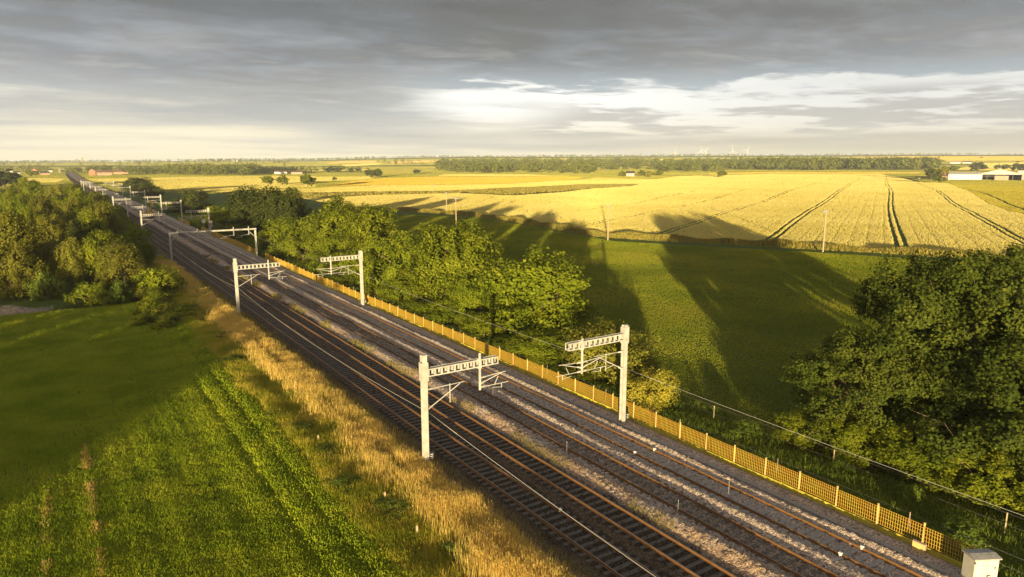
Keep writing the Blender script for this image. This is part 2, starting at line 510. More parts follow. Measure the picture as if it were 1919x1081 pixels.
def ballast_z(x, y):
    z = -0.02 + 0 * x
    z = z + ridge(x, 24.1, 0.55, 0.06)
    lump = 0.75 + 0.35 * np.sin(y / 4.3) * np.sin(y / 9.7 + 1.0) + 0.2 * np.sin(y / 1.9 + x)
    z = z + ridge(x, 27.95, 0.72, 0.50) * lump
    z = z + ridge(x, 31.75, 0.38, 0.30) * (0.85 + 0.2 * np.sin(y / 3.1))
    z = z + ridge(x, 34.98, 0.30, 0.32) * (0.85 + 0.2 * np.sin(y / 2.7 + 2))
    z = z - np.clip((21.0 - x) / 1.4, 0, 1) * 0.22
    z = z - np.clip((x - 35.2) / 0.5, 0, 1) * 0.12
    e = np.clip((x - 37.0) / 1.6, 0, 1)
    z = z * (1 - e) + (GZ - 0.25) * e
    e = np.clip((19.6 - x) / 2.0, 0, 1)
    return z * (1 - e) + (GZ - 0.25) * e


def build_ballast():
    xs = np.concatenate([np.arange(17.2, 19.6, 0.3), np.arange(19.6, 37.2, 0.11), np.arange(37.2, 39.4, 0.3)])
    ys = np.concatenate([np.arange(6, 62, 0.14), np.arange(62, 130, 0.5), np.geomspace(130, 2000, 140)])
    X, Y = np.meshgrid(xs, ys)
    Z = ballast_z(X, Y)
    amp = np.where(Y < 62, 1.0, 0.8)
    near = rng.normal(0, 1, X.shape)
    Z = Z + near * amp * np.where((X > 20) & (X < 37), 0.040, 0.014) * np.where(X > 27, 1.25, 1.0)
    far_lift = terrain(X, Y) - GZ
    Z = Z + np.clip((Y - 600) / 600, 0, 1) * np.maximum(far_lift, 0)
    X = X + np.array([track_x(v) for v in ys])[:, None]
    nx, ny = len(xs), len(ys)
    V = np.stack([X, Y, Z], -1).reshape(-1, 3)
    i = np.arange(ny - 1)[:, None]; j = np.arange(nx - 1)[None, :]
    F = np.stack([i * nx + j, i * nx + j + 1, (i + 1) * nx + j + 1, (i + 1) * nx + j], -1).reshape(-1, 4)
    tag(link_mesh('ballast_bed', V, F, M['ballast']), kind='structure')


build_ballast()

# ------------------------------------------------------------------ railway tracks
TRACKS = [(22.52, 'leftmost railway track, dark sleepers in the shade of the tall grass', False),
          (25.72, 'second railway track from the left, dark sleepers beside the lit ballast heap', False),
          (30.02, 'third railway track from the left, sleepers half buried in brown ballast', True),
          (33.50, 'rightmost railway track, pale concrete sleepers nearest the yellow fence', True)]


def rail_lift(y):
    return float(np.clip((y - 600) / 600, 0, 1) * max(0.0, float(terrain(28.0, y)) - GZ))


def sweep_rail(x0, prof, ys):
    V = []; F = []
    n = len(prof)
    for y in ys:
        dx = track_x(y); dz = rail_lift(y)
        V += [(x0 + dx + a, y, c + dz) for a, c in prof]
    for k in range(len(ys) - 1):
        for i in range(n):
            j = (i + 1) % n
            F.append((k * n + i, k * n + j, (k + 1) * n + j, (k + 1) * n + i))
    return V, F


rail_ys = list(np.arange(4, 700, 40.0)) + list(np.arange(700, 1960, 50.0))
web = [(-.07, .02), (.07, .02), (.07, .05), (.02, .06), (.02, .13), (.036, .14), (.036, .172), (-.036, .172), (-.036, .14), (-.02, .13), (-.02, .06), (-.07, .05)]
head = [(-.030, .170), (.030, .170), (.030, .178), (-.030, .178)]
slp = MB()
for s in (-1, 1):
    pass
slp.prism([(-1.26, -.10), (1.26, -.10), (1.23, .055), (.45, .03), (-.45, .03), (-1.23, .055)], -.13, .13)
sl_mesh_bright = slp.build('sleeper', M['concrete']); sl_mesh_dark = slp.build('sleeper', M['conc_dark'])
sb, sd_ = sl_mesh_bright.data, sl_mesh_dark.data
for o in (sl_mesh_bright, sl_mesh_dark): bpy.data.objects.remove(o)
for ti, (xc, lab, bright) in enumerate(TRACKS):
    tr = thing('railway_track', lab, 'railway track', (0, 0, 0), group='parallel railway tracks')
    for s in (-1, 1):
        v, f = sweep_rail(xc + s * 0.7525, web, rail_ys)
        r = link_mesh('rail', v, f, M['rail'], tr)
        v, f = sweep_rail(xc + s * 0.7525, head, rail_ys)
        link_mesh('rail_head', v, f, M['rail_top'], r)
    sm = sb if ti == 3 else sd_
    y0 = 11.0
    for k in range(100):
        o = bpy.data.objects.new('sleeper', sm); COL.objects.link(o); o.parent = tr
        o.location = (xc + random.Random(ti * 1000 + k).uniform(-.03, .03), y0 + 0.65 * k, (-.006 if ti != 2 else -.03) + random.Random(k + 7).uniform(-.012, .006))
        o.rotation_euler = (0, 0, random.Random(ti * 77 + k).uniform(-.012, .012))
    rest = MB()
    for k in range(100, 420):
        y = y0 + 0.65 * k
        rest.box(xc - 1.25, xc + 1.25, y - .13, y + .13, -.05, .03 if ti != 2 else .012)
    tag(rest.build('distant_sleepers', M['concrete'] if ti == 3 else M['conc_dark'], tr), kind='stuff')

# cable trough beside the right-hand track
tro = thing('cable_trough', 'long pale concrete cable trough between rightmost track and yellow fence', 'cable trough')
mbx = MB(); mbl = MB()
for k in range(150):
    y = 4 + k * 1.2
    mbx.box(35.72, 36.06, y, y + 1.195, -.25, -.045)
    mbl.box(35.74, 36.04, y + .02, y + 1.17, -.045, -.012 + 0.006 * (k % 3))
mbx.build('channel', M['concrete'], tro); mbl.build('lid', M['concrete'], tro)


# ------------------------------------------------------------------ overhead line masts
def h_column(mb, x, y, z0, z1, w_=0.36):
    h = w_ / 2
    mb.box(x - h, x + h, y - h, y - h + .04, z0, z1)
    mb.box(x - h, x + h, y + h - .04, y + h, z0, z1)
    mb.box(x - .035, x + .035, y - h + .04, y + h - .04, z0, z1)


def box_boom(mb, xa, xb, z, dp=0.56, n=11, wy=0.44):
    """open box girder with square windows, from xa to xb"""
    lo, hi = min(xa, xb), max(xa, xb)
    hw = wy / 2; hd = dp / 2; c = .085
    for y0 in (-hw, hw - .05):
        mb.box(lo, hi, y0, y0 + .05, z + hd - c, z + hd)
        mb.box(lo, hi, y0, y0 + .05, z - hd, z - hd + c)
        step = (hi - lo) / n
        for i in range(n + 1):
            x = lo + i * step
            x0, x1 = max(lo, x - .075), min(hi, x + .075)
            mb.box(x0, x1, y0 + .004, y0 + .046, z - hd + c, z + hd - c)
    for i in range(2 * n + 1):
        x = lo + i * (hi - lo) / (2 * n)
        x0, x1 = max(lo, x - .03), min(hi, x + .03)
        mb.box(x0, x1, -hw + .05, hw - .05, z + hd - .05, z + hd - .01)
        mb.box(x0, x1, -hw + .05, hw - .05, z - hd + .01, z - hd + .05)


def insul(mb, a, b, r=.075, n=5):
    a = Vector(a); b = Vector(b)
    for i in range(n):
        p = a.lerp(b, (i + .2) / n); q = a.lerp(b, (i + .75) / n)
        mb.tube(p, q, r, r * .7, 8)


def make_mast(sgn, H, zb, reach, drop_x, drop_top, drop_bot, label, group):
    root = thing('overhead_line_mast', label, 'railway mast', (0, 0, 0), group=group)
    m = MB(); h_column(m, 0, 0, 0.05, H)
    m.box(-.17, .17, -.17, .17, H, H + .03)
    col_o = m.build('column', M['steel'], root)
    c = MB(); c.box(-.24, .24, -.235, -.185, zb - .55, zb + .75); c.box(-.24, .24, .185, .235, zb - .55, zb + .75)
    c.box(-.24, -.185, -.185, .185, zb - .55, zb + .75); c.box(.185, .24, -.185, .185, zb - .55, zb + .75)
    c.build('boom_clamp', M['steel'], col_o)
    b = MB(); b.box(-.36, .36, -.36, .36, -.35, -.02); b.box(-.27, .27, -.27, .27, -.02, .05)
    for a in (-.21, .21):
        for d in (-.21, .21): b.tube((a, d, .05), (a, d, .14), .03)
    b.build('base', M['concrete'], root)
    p = MB(); p.box(.185, .50, -.26, -.20, .40, .98)
    pl = p.build('number_plate', M['black'], root)
    s = MB()
    for z in (.80, .66, .52): s.box(.22, .43, -.272, -.262, z - .018, z + .018)
    s.build('plate_stripes', M['white'], pl)
    bm = MB(); box_boom(bm, sgn * .245, sgn * reach, zb)
    bm.build('boom', M['steel'], root)
    dp = MB()
    x = sgn * drop_x
    dp.box(x - .075, x + .075, -.30, -.225, drop_bot, drop_top); dp.box(x - .1, x + .1, -.36, -.30, zb - .34, zb + .34)
    dp.box(x - .12, x + .12, -.225, -.02, zb + .285, zb + .36); dp.box(x - .12, x + .12, -.225, -.02, zb - .36, zb - .285)
    dpo = dp.build('drop_post', M['steel'], root)
    # cantilever from the column: top tie, raking strut, dropper
    k = MB()
    zt, zs = zb - 1.2, zb - 2.62
    x0 = sgn * .2
    insul(k, (x0, -.05, zt), (x0 + sgn * .5, -.05, zt + .01))
    k.tube((x0, -.05, zt), (x0 + sgn * 2.9, -.05, zt + .05), .03)
    insul(k, (x0, -.05, zs), (x0 + sgn * .45, -.05, zs + .23))
    k.tube((x0, -.05, zs), (x0 + sgn * 2.55, -.05, zt - .02), .038)
    k.tube((x0 + sgn * 1.75, -.05, zt + .12), (x0 + sgn * 1.75, -.05, zt - 1.25), .032)
    if sgn < 0:
        k.tube((x0 - .0 + sgn * 1.75, -.05, zt - 1.1), (x0 + sgn * .95, -.05, zt - .95), .026)
    k.build('cantilever', M['steel'], root)
    # cantilever from the drop post
    k = MB()
    z1, z2 = drop_bot + .9, drop_bot + .2
    x = sgn * drop_x
    for sg in ((1,) if sgn > 0 else (-1, 1)):
        xo = x + sg * .08
        insul(k, (xo, -.27, z1), (xo + sg * .42, -.27, z1 + .02))
        k.tube((xo, -.27, z1), (xo + sg * 2.1, -.27, z1 + .12), .03)
        insul(k, (xo, -.27, z2 + .28), (xo + sg * .4, -.27, z2 + .42))
        k.tube((xo, -.27, z2 + .28), (xo + sg * 1.75, -.27, z1 + .08), .034)
        insul(k, (xo, -.27, z2), (xo + sg * .4, -.27, z2))
        k.tube((xo, -.27, z2), (xo + sg * 2.3, -.27, z2 + .0), .03)
        k.tube((xo + sg * 1.15, -.27, z2), (xo + sg * 1.45, -.27, z1 - .15), .026)
        k.tube((xo + sg * 1.75, -.27, z2), (xo + sg * 1.75, -.27, z2 - .35), .026)
        k.tube((xo + sg * 1.75, -.27, z2 - .3), (xo + sg * .95, -.27, z2 - .2), .022)
    k.build('drop_cantilever', M['steel'], root)
    return root


ORD = ['nearest', 'second', 'third', 'fourth', 'fifth', 'sixth', 'seventh', 'eighth', 'ninth', 'tenth', 'eleventh', 'twelfth']
left_y = [40, 96, 206, 243, 298, 352, 408, 459, 503, 546, 580]
right_y = [38, 92.7, 205, 252, 297, 349, 414, 460, 520]
mL = make_mast(1, 7.85, 6.62, 5.85, 4.25, 7.4, 4.68, 'nearest grey overhead line mast on the left, standing in golden grass', 'overhead line masts along the left of the tracks')
mL.location = (19.72, 40, -.12)
for i, y in enumerate(left_y[1:], 1):
    dup(mL, (19.72 if i < 2 else 19.6, y, -.12), random.Random(i).uniform(-.02, .02), label=ORD[i] + ' grey overhead line mast from the viewer in the left-hand row',
        group='overhead line masts along the left of the tracks')
mR = make_mast(-1, 8.1, 7.22, 5.75, 4.5, 7.75, 5.02, 'nearest grey overhead line mast on the right, in front of the yellow fence', 'overhead line masts along the right of the tracks')
mR.location = (36.15, 38, -.10)
for i, y in enumerate(right_y[1:], 1):
    dup(mR, (36.15 if i < 4 else 35.6, y, -.10), random.Random(i + 50).uniform(-.02, .02), label=ORD[i] + ' grey overhead line mast from the viewer in the right-hand row',
        group='overhead line masts along the right of the tracks')

# portal across all four tracks
po = thing('overhead_line_portal', 'grey tubular portal frame spanning all four tracks on two legs', 'railway gantry', (0, 154.5, -.1))
for x, nm in ((19.55, 'left'), (36.4, 'right')):
    m = MB(); h_column(m, x, 0, 0, 6.05 if x < 30 else 6.0, .34); m.build('leg', M['steel'], po)
    m = MB(); m.box(x - .4, x + .4, -.4, .4, -.3, 0.0); m.build('base', M['concrete'], po)
m = MB(); m.tube((19.3, 0, 6.24), (36.65, 0, 6.24), .19, n=12)
for x in (24.0, 28.2, 32.2): m.tube((x - .12, 0, 6.24), (x + .12, 0, 6.24), .235, n=12)
m.build('beam', M['steel'], po)
for x0, x1 in ((19.75, 21.1), (36.2, 34.9)):
    m = MB(); m.tube((x0, 0, 4.6), (x1, 0, 6.05), .07); m.build('brace', M['steel'], po)
for x, sg in ((21.0, 1), (24.8, 1), (31.9, -1), (35.0, -1)):
    m = MB(); m.box(x - .07, x + .07, -.30, -.22, 5.0, 6.9); m.box(x - .13, x + .13, -.22, .24, 6.44, 6.52)
    d = m.build('drop_post', M['steel'], po)
    m = MB(); insul(m, (x, -.26, 5.15), (x + sg * .5, -.26, 5.1)); m.tube((x, -.26, 5.15), (x + sg * 2.2, -.26, 4.95), .035)
    m.tube((x + sg * 1.5, -.26, 5.02), (x + sg * 1.5, -.26, 4.6), .03); m.tube((x + sg * 1.5, -.26, 4.68), (x + sg * 2.8, -.26, 4.6), .028)
    m.build('registration_arm', M['steel'], po)


# return wires slung from mast to mast
def wire(name, label, pts, r, sag, mat, cat='wire'):
    m = MB()
    for a, b in zip(pts[:-1], pts[1:]):
        a = Vector(a); b = Vector(b)
        n = 14
        P = [a.lerp(b, i / n) - Vector((0, 0, sag * 4 * (i / n) * (1 - i / n))) for i in range(n + 1)]
        m.path(P, [r] * (n + 1), 5)
    return tag(m.build(name, mat, None, True), label, cat)


wire('overhead_wire', 'slack bare wire running along the left-hand mast row above the shaded tracks',
     [(19.98, -16, 3.6), (19.98, 40, 3.66), (19.95, 96, 3.66), (19.85, 154.3, 3.7), (19.8, 206, 3.7), (19.8, 243, 3.7)], .014, .75, M['wire'])
wire('overhead_wire', 'bright thick wire descending to the right from the nearest right-hand mast past the big tree',
     [(36.42, -16, 4.6), (36.42, 38, 4.42), (36.42, 92.7, 4.42), (36.5, 154.3, 4.5), (36.4, 205, 4.5)], .0095, .35, M['wire'])

# ------------------------------------------------------------------ yellow mesh fence
FX = 37.35
fence = thing('mesh_fence', 'long bright yellow mesh fence on a yellow kickboard beside the tracks', 'fence', (0, 0, 0))
PW = 2.5
pan = MB()
for i in range(19):
    y = 0.06 + i * (PW - .12) / 18
    pan.box(-.011, .011, y - .011, y + .011, .36, 1.42)
for z in (.40, .62, .84, 1.06, 1.24, 1.40):
    pan.box(-.022, .011 - .024, 0.02, PW - .02, z - .011, z + .011)
pan_o = pan.build('fence_panel', M['yellow']); pan_me = pan_o.data; bpy.data.objects.remove(pan_o)
pm = MB(); pm.box(-.035, .035, -.035, .035, 0, 1.55); pm.box(-.05, .05, -.05, .05, 1.55, 1.575)
pm_o = pm.build('fence_post', M['fpost']); pm_me = pm_o.data; bpy.data.objects.remove(pm_o)
km = MB(); km.box(-.04, .01, .03, PW - .03, .02, .17); km.box(-.045, .006, .03, PW - .03, .176, .33); km.box(-.06, .02, PW / 2 - .1, PW / 2 + .1, 0, .34)
km_o = km.build('kickboard', M['yellow_board']); km_me = km_o.data; bpy.data.objects.remove(km_o)
FY0 = 13.2
fr = random.Random(4)
zc = 0
for k in range(85):
    y = FY0 + k * PW
    if k in (55, 56, 57): continue
    z = -.24 + 0.04 * math.sin(k * .7) + fr.uniform(-.02, .02)
    tilt = fr.uniform(-.03, .03)
    for nm, me in (('fence_panel', pan_me), ('fence_post', pm_me), ('kickboard', km_me)):
        o = bpy.data.objects.new(nm, me); COL.objects.link(o); o.parent = fence
        o.location = (FX + .25 * math.sin(k * .11) + (-.05 if nm == 'kickboard' else 0), y, z)
        o.rotation_euler = (fr.uniform(-.006, .006), tilt if nm == 'fence_panel' else tilt * .5, -.0275 * math.cos(k * .11) * .4)

# a loose low stretch of the same fence farther on
f2 = thing('mesh_fence', 'short far stretch of yellow barrier fence beyond the portal', 'fence', (37.4, 246, -.35))
m = MB()
for i in range(48): m.box(-.02, .02, i * .5, i * .5 + .16, .3, 1.35)
m.box(-.03, .03, 0, 24, .1, .35); m.box(-.03, .03, 0, 24, 1.3, 1.42)
m.build('fence_panel', M['yellow'], f2)

# boundary fence: thin posts and wires
bf = thing('wire_fence', 'thin post and wire boundary fence just behind the yellow fence', 'fence')
for k in range(12):
    y = 8.5 + 8.6 * k
    m = MB(); m.tube((38.75, y, GZ - .3), (38.75 + .02 * ((k * 7) % 3), y, .92), .035, n=6); m.build('post', M['pole'], bf)
for z in (.15, .86):
    m = MB(); m.path([(38.75, 2 + i * 8.6, z - .03 * (i % 2)) for i in range(14)], [.008] * 14, 4); m.build('fence_wire', M['steel_dk'], bf)
bf = thing('wire_fence', 'second post and wire fence along the edge of the dark pasture', 'fence')
for k in range(7):
    y = 14 + 10.4 * k
    m = MB(); m.tube((43.3, y, GZ - .3), (43.3, y, .92), .04, n=6); m.build('post', M['pole'], bf)
for z in (.2, .88):
    m = MB(); m.path([(43.3, 4 + i * 10.4, z) for i in range(9)], [.007] * 9, 4); m.build('fence_wire', M['steel_dk'], bf)

# equipment cabinet by the end of the fence
cb_ = thing('equipment_cabinet', 'cream two-door trackside cabinet with grey lid at the end of the yellow fence', 'cabinet', (36.35, 12.55, -.3), math.radians(-30))
m = MB(); m.box(-.62, .62, -.38, .38, .12, 1.72); m.build('body', M['cabinet'], cb_)
m = MB(); m.prism([(-.46, 1.72), (.46, 1.72), (.46, 1.78), (0, 1.86), (-.46, 1.78)], -.70, .70, 'x'); m.build('lid', M['cab_top'], cb_)
m = MB(); m.box(-.75, .75, -.5, .5, -.15, .12); m.build('plinth', M['concrete'], cb_)
for s in (-1, 1):
    m = MB(); x0, x1 = (-.60, -.008) if s < 0 else (.008, .60)
    m.box(x0, x1, -.402, -.38, .16, 1.68); d = m.build('door', M['cabinet'], cb_)
    if s > 0:
        m = MB(); m.box(.04, .22, -.44, -.402, .86, .90); m.box(.04, .08, -.44, -.402, .78, .90); m.build('handle', M['black'], d)
        m = MB(); m.box(.40, .44, -.43, -.402, 1.22, 1.36); m.build('lock', M['black'], d)
for x in (-.30, .30):
    m = MB()
    for k in range(5): m.box(x - .13, x + .13, -.412, -.402, .26 + k * .05, .285 + k * .05)
    m.build('vent', M['steel_dk'], cb_)
    for z in (.32, 1.5):
        m = MB(); xx_ = math.copysign(.60, x); m.box(xx_ - .03, xx_ + .03, -.425, -.38, z, z + .12); m.build('hinge', M['steel_dk'], cb_)
jb = thing('junction_box', 'small pale square box fixed low on the end of the yellow fence', 'box', (36.9, 15.6, -.32))
m = MB(); m.box(-.18, .0, -.32, .32, .05, .78); m.build('body', M['cladding'], jb)
m = MB(); m.box(-.205, -.18, -.30, .30, .09, .74); m.build('cover', M['fpost'], jb)
m = MB(); m.box(-.10, -.02, -.28, -.22, -.2, .05); m.box(-.10, -.02, .22, .28, -.2, .05); m.build('stand', M['steel'], jb)

# handrail right of the cabinet
hr = thing('handrail', 'dark tubular handrail right of the cream cabinet', 'handrail', (38.4, 10.6, GZ))
for x, y in ((0, 0), (1.3, -1.1), (2.5, -2.1)):
    m = MB(); m.tube((x, y, 0), (x, y, 1.1), .03); m.build('post', M['steel_dk'], hr)
m = MB(); m.path([(0, 0, 1.1), (1.3, -1.1, 1.1), (2.5, -2.1, 1.1)], [.028] * 3); m.path([(0, 0, .6), (1.3, -1.1, .6), (2.5, -2.1, .6)], [.024] * 3); m.build('rail', M['steel_dk'], hr)

# signal and round-backed sign beside the portal
sg = thing('railway_signal', 'grey signal head on a slim post beyond the portal', 'signal', (34.9, 196, -.2))
m = MB(); m.tube((0, 0, 0), (0, 0, 3.6), .09); m.build('post', M['steel'], sg)
m = MB(); m.box(-.45, .45, -.06, .06, 3.4, 5.2); m.tube((0, -.06, 3.9), (0, -.35, 3.9), .16); m.build('head', M['steel_dk'], sg)
m = MB(); m.box(-.7, .7, .08, .55, 3.3, 3.38); m.tube((.68, .5, 0), (.68, .5, 3.3), .03); m.tube((.32, .5, 0), (.32, .5, 3.3), .03); m.build('ladder_platform', M['steel_dk'], sg)
rs = thing('round_sign', 'pale round sign on a post in front of the trees beyond the portal', 'sign', (36.6, 216, -.3))
m = MB(); m.tube((0, 0, 0), (0, 0, 3.3), .06); m.build('post', M['steel'], rs)
m = MB(); m.tube((0, -.08, 3.7), (0, -.02, 3.7), .55, n=20); m.build('disc', M['white'], rs)
tp = thing('marker_post', 'thin grey upright post between the tracks left of the signal', 'post', (28.0, 226, -.05))
m = MB(); m.tube((0, 0, 0), (0, 0, 4.2), .07); m.box(-.3, .3, -.05, .05, 4.0, 4.2); m.build('post', M['steel_dk'], tp)

# small white boxes on the rails and thin stakes in the ballast
for (x, y, lab) in ((32.72, 33.0, 'small white box clipped to the inner rail of the rightmost track near the mast'),
                    (34.28, 32.6, 'small white box on the outer rail of the rightmost track near the mast'),
                    (32.72, 17.6, 'small white box on the inner rail of the rightmost track near the cabinet'),
                    (34.28, 17.3, 'small white box on the outer rail of the rightmost track near the cabinet'),
                    (23.30, 29.5, 'small white box on the right rail of the shaded leftmost track')):
    m = MB(); m.box(x - .06, x + .06, y - .08, y + .08, .10, .24); m.box(x - .09, x + .09, y - .03, y + .03, .02, .19)
    tag(m.build('rail_box', M['white']), lab, 'rail box')
for (px, py, lab) in ((1062, 852, 'thin stake in the ballast left of the nearest right-hand mast'),
                      (1270, 966, 'thin stake between the right-hand tracks near the bottom of the picture'),
                      (1365, 930, 'thin stake beside the rightmost track opposite the big tree'),
                      (924, 748, 'thin stake between tracks behind the nearest left-hand mast')):
    d = ray(px, py); p = CAM + d * (-CAMZ / d[2])
    m = MB(); m.tube((p[0], p[1], -.1), (p[0], p[1], 1.0), .009, n=5); m.box(p[0] - .02, p[0] + .02, p[1] - .012, p[1] + .012, .95, 1.0)
    tag(m.build('marker_stake', M['steel']), lab, 'stake')
m = MB(); m.box(29.0, 30.9, 12.9, 13.35, .05, .1); m.box(29.0, 30.9, 12.95, 13.3, .1, .16)
tag(m.build('track_board', M['fpost']), 'pale flat board lying across the track at the bottom edge', 'board')



# ------------------------------------------------------------------ vegetation builders
def blades(P, n, h, wd, spread, lean, seed, taper=0.25, hv=(.6, 1.15)):
    """n upright blades at each point of P (k,3): returns verts, quads"""
    r = np.random.default_rng(seed)
    P = np.repeat(P, n, axis=0)
    k = len(P)
    h = np.repeat(np.broadcast_to(h, (k // n,)), n) * r.uniform(hv[0], hv[1], k)
    wd = np.repeat(np.broadcast_to(wd, (k // n,)), n) * r.uniform(.7, 1.3, k)
    P = P + np.concatenate([r.normal(0, 1, (k, 2)) * np.repeat(np.broadcast_to(spread, (k // n,)), n)[:, None], np.zeros((k, 1))], 1)
    a = r.uniform(0, 2 * np.pi, k)
    u = np.stack([np.cos(a), np.sin(a), np.zeros(k)], 1) * wd[:, None] * .5
    la = r.uniform(0, 2 * np.pi, k)
    l = np.stack([np.cos(la), np.sin(la), np.zeros(k)], 1) * (h * np.abs(r.normal(0, lean, k)))[:, None]
    top = P + l + np.stack([np.zeros(k), np.zeros(k), h], 1)
    V = np.stack([P - u, P + u, top + u * taper, top - u * taper], 1).reshape(-1, 3)
    F = np.arange(4 * k).reshape(k, 4)
    return V, F


def leaf_quads(C, N, s, r):
    """leaf cards at C facing roughly N"""
    k = len(C)
    N = N + r.normal(0, .38, (k, 3))
    N /= np.linalg.norm(N, axis=1)[:, None] + 1e-9
    a = r.normal(0, 1, (k, 3))
    U = np.cross(N, a); U /= np.linalg.norm(U, axis=1)[:, None] + 1e-9
    Vv = np.cross(N, U)
    s = s * r.uniform(.6, 1.35, k)
    U = U * (s * .5)[:, None]; Vv = Vv * (s * r.uniform(.35, .6, k))[:, None]
    bend = N * (s * .12)[:, None]
    V = np.stack([C - U - bend, C - Vv * .9, C + U - bend, C + Vv], 1).reshape(-1, 3)
    return V, np.arange(4 * k).reshape(k, 4)


def crown_points(r, h, rx, nlobe, nleaf, zc=.58, zr=.42, lobe=.36, droop=0.0, inner=.78, nsub=20, sub=.40):
    """leaf centres and normals: limbs end in lobes, lobes carry tufts of leaves"""
    d = r.normal(0, 1, (nlobe, 3)); d /= np.linalg.norm(d, axis=1)[:, None]
    rad = r.uniform(.30, 1.0, nlobe) ** .6 * .88
    L = d * rad[:, None] * np.array([rx, rx, h * zr]) + np.array([0, 0, h * zc])
    lr = rx * lobe * r.uniform(.65, 1.25, nlobe)
    L[:, 2] = np.minimum(L[:, 2], h - lr * .85)
    sd_ = r.normal(0, 1, (nlobe, nsub, 3)); sd_[..., 2] = sd_[..., 2] * .85 + .2
    sd_ /= np.linalg.norm(sd_, axis=2)[..., None]
    S = L[:, None] + sd_ * (lr[:, None] * r.uniform(inner, 1.05, (nlobe, nsub)))[..., None] * np.array([1, 1, .95])
    S = S.reshape(-1, 3); sn = sd_.reshape(-1, 3)
    sr = np.repeat(lr, nsub) * sub * r.uniform(.6, 1.3, nlobe * nsub)
    wgt = sr ** 2 / np.sum(sr ** 2)
    idx = r.choice(len(S), nleaf, p=wgt)
    n = r.normal(0, 1, (nleaf, 3)); n /= np.linalg.norm(n, axis=1)[:, None]
    P = S[idx] + n * (sr[idx] * r.uniform(.25, 1.1, nleaf) ** .7)[:, None] * np.array([1, 1, .85])
    ctr = S[idx] - np.array([0, 0, h * zc]); ctr /= np.linalg.norm(ctr, axis=1)[:, None] + 1e-9
    n = n * .55 + sn[idx] * .6 + ctr * .55 + np.array([0, 0, .1])
    n /= np.linalg.norm(n, axis=1)[:, None]
    if droop:
        P[:, 2] -= droop * (np.hypot(P[:, 0], P[:, 1]) / rx) ** 2
    top = np.quantile(P[:, 2], .995); rr_ = np.quantile(np.hypot(P[:, 0], P[:, 1]), .975)
    g = np.array([rx / rr_, rx / rr_, h / top])
    P = P * g; L = L * g; lr = lr * (rx / rr_)
    P[:, 2] = np.maximum(P[:, 2], r.uniform(.02, .12, nleaf) * h)
    return P, n, L, lr


def make_tree(seed, h, rx, nleaf, leaf, mat, nlobe=22, zc=.58, zr=.42, lobe=.36, droop=0.0, trunk=True, inner=.62, nsub=20, sub=.40):
    """a tree prototype as two mesh datablocks (trunk with limbs, crown)"""
    r = np.random.default_rng(seed)
    P, n, L, lr = crown_points(r, h, rx, nlobe, nleaf, zc, zr, lobe, droop, inner, nsub, sub)
    V, F = leaf_quads(P, n, leaf, r)
    co = link_mesh('crown', V, F, mat)
    m = MB()
    r0 = max(.12, h * .026)
    fork = Vector((r.normal(0, .1), r.normal(0, .1), h * .32))
    m.path([(0, 0, -.4), (0, 0, .2), tuple(fork * .6), tuple(fork)], [r0 * 1.5, r0 * 1.1, r0 * .95, r0 * .85], 8)
    order = np.argsort(-lr)[:min(14, nlobe)]
    for j in order:
        e = Vector(L[j]); mid = fork.lerp(e, .5) + Vector((r.normal(0, .25), r.normal(0, .25), h * .04))
        m.path([tuple(fork), tuple(mid), tuple(e)], [r0 * .55, r0 * .34, r0 * .1], 5)
        for q in range(2):
            tip = e + Vector((r.normal(0, 1), r.normal(0, 1), r.normal(.3, .6))).normalized() * float(lr[j]) * .95
            m.path([tuple(mid.lerp(e, .6)), tuple(tip)], [r0 * .16, r0 * .04], 4)
    to = m.build('trunk', M['bark'])
    cd, td = co.data, to.data
    bpy.data.objects.remove(co); bpy.data.objects.remove(to)
    return dict(crown=cd, trunk=td, h=h, rx=rx)


def put_tree(name, proto, x, y, h, rx, label, cat='tree', group=None, rz=None, mat=None, z=None):
    zz = float(terrain(x, y)) if z is None else z
    t = thing(name, label, cat, (x, y, zz), rng.uniform(0, 6.28) if rz is None else rz, group)
    s = rx / proto['rx']; sz = h / proto['h']
    t.scale = (s, s, sz)
    for nm in ('trunk', 'crown'):
        o = bpy.data.objects.new(nm, proto[nm]); COL.objects.link(o); o.parent = t
        if nm == 'crown' and mat is not None:
            o.material_slots[0].link = 'OBJECT'; o.material_slots[0].material = mat
    return t


P_OAK = [make_tree(11, 12, 5.0, 24000, .28, M['oak'], 34, zc=.50, zr=.50, lobe=.40), make_tree(12, 12, 5.2, 24000, .28, M['oak'], 38, zc=.50, zr=.50, lobe=.38), make_tree(13, 12, 5.0, 24000, .28, M['oak'], 32, zc=.50, zr=.50, lobe=.42)]
P_ASH = [make_tree(21, 9, 4.4, 19000, .26, M['ash'], 30, zc=.48, zr=.50, lobe=.40), make_tree(22, 9, 4.2, 19000, .26, M['ash'], 27, zc=.48, zr=.50, lobe=.42), make_tree(23, 9, 4.5, 19000, .26, M['ash'], 33, zc=.48, zr=.50, lobe=.38)]
P_HAW = [make_tree(31, 6, 4.2, 13000, .20, M['haw'], 24, zc=.5, zr=.48, lobe=.40), make_tree(32, 4, 2.4, 8000, .13, M['haw'], 18, zc=.5, zr=.48, lobe=.42)]
P_WIL = make_tree(41, 7.5, 3.3, 13000, .18, M['willow'], 18, zc=.62, zr=.38, lobe=.42, droop=2.2)
P_BUSH = [make_tree(51, 3, 2.0, 5000, .17, M['bramble'], 14, zc=.42, zr=.45, lobe=.42), make_tree(52, 3, 2.0, 5000, .17, M['ash'], 16, zc=.42, zr=.45, lobe=.4)]
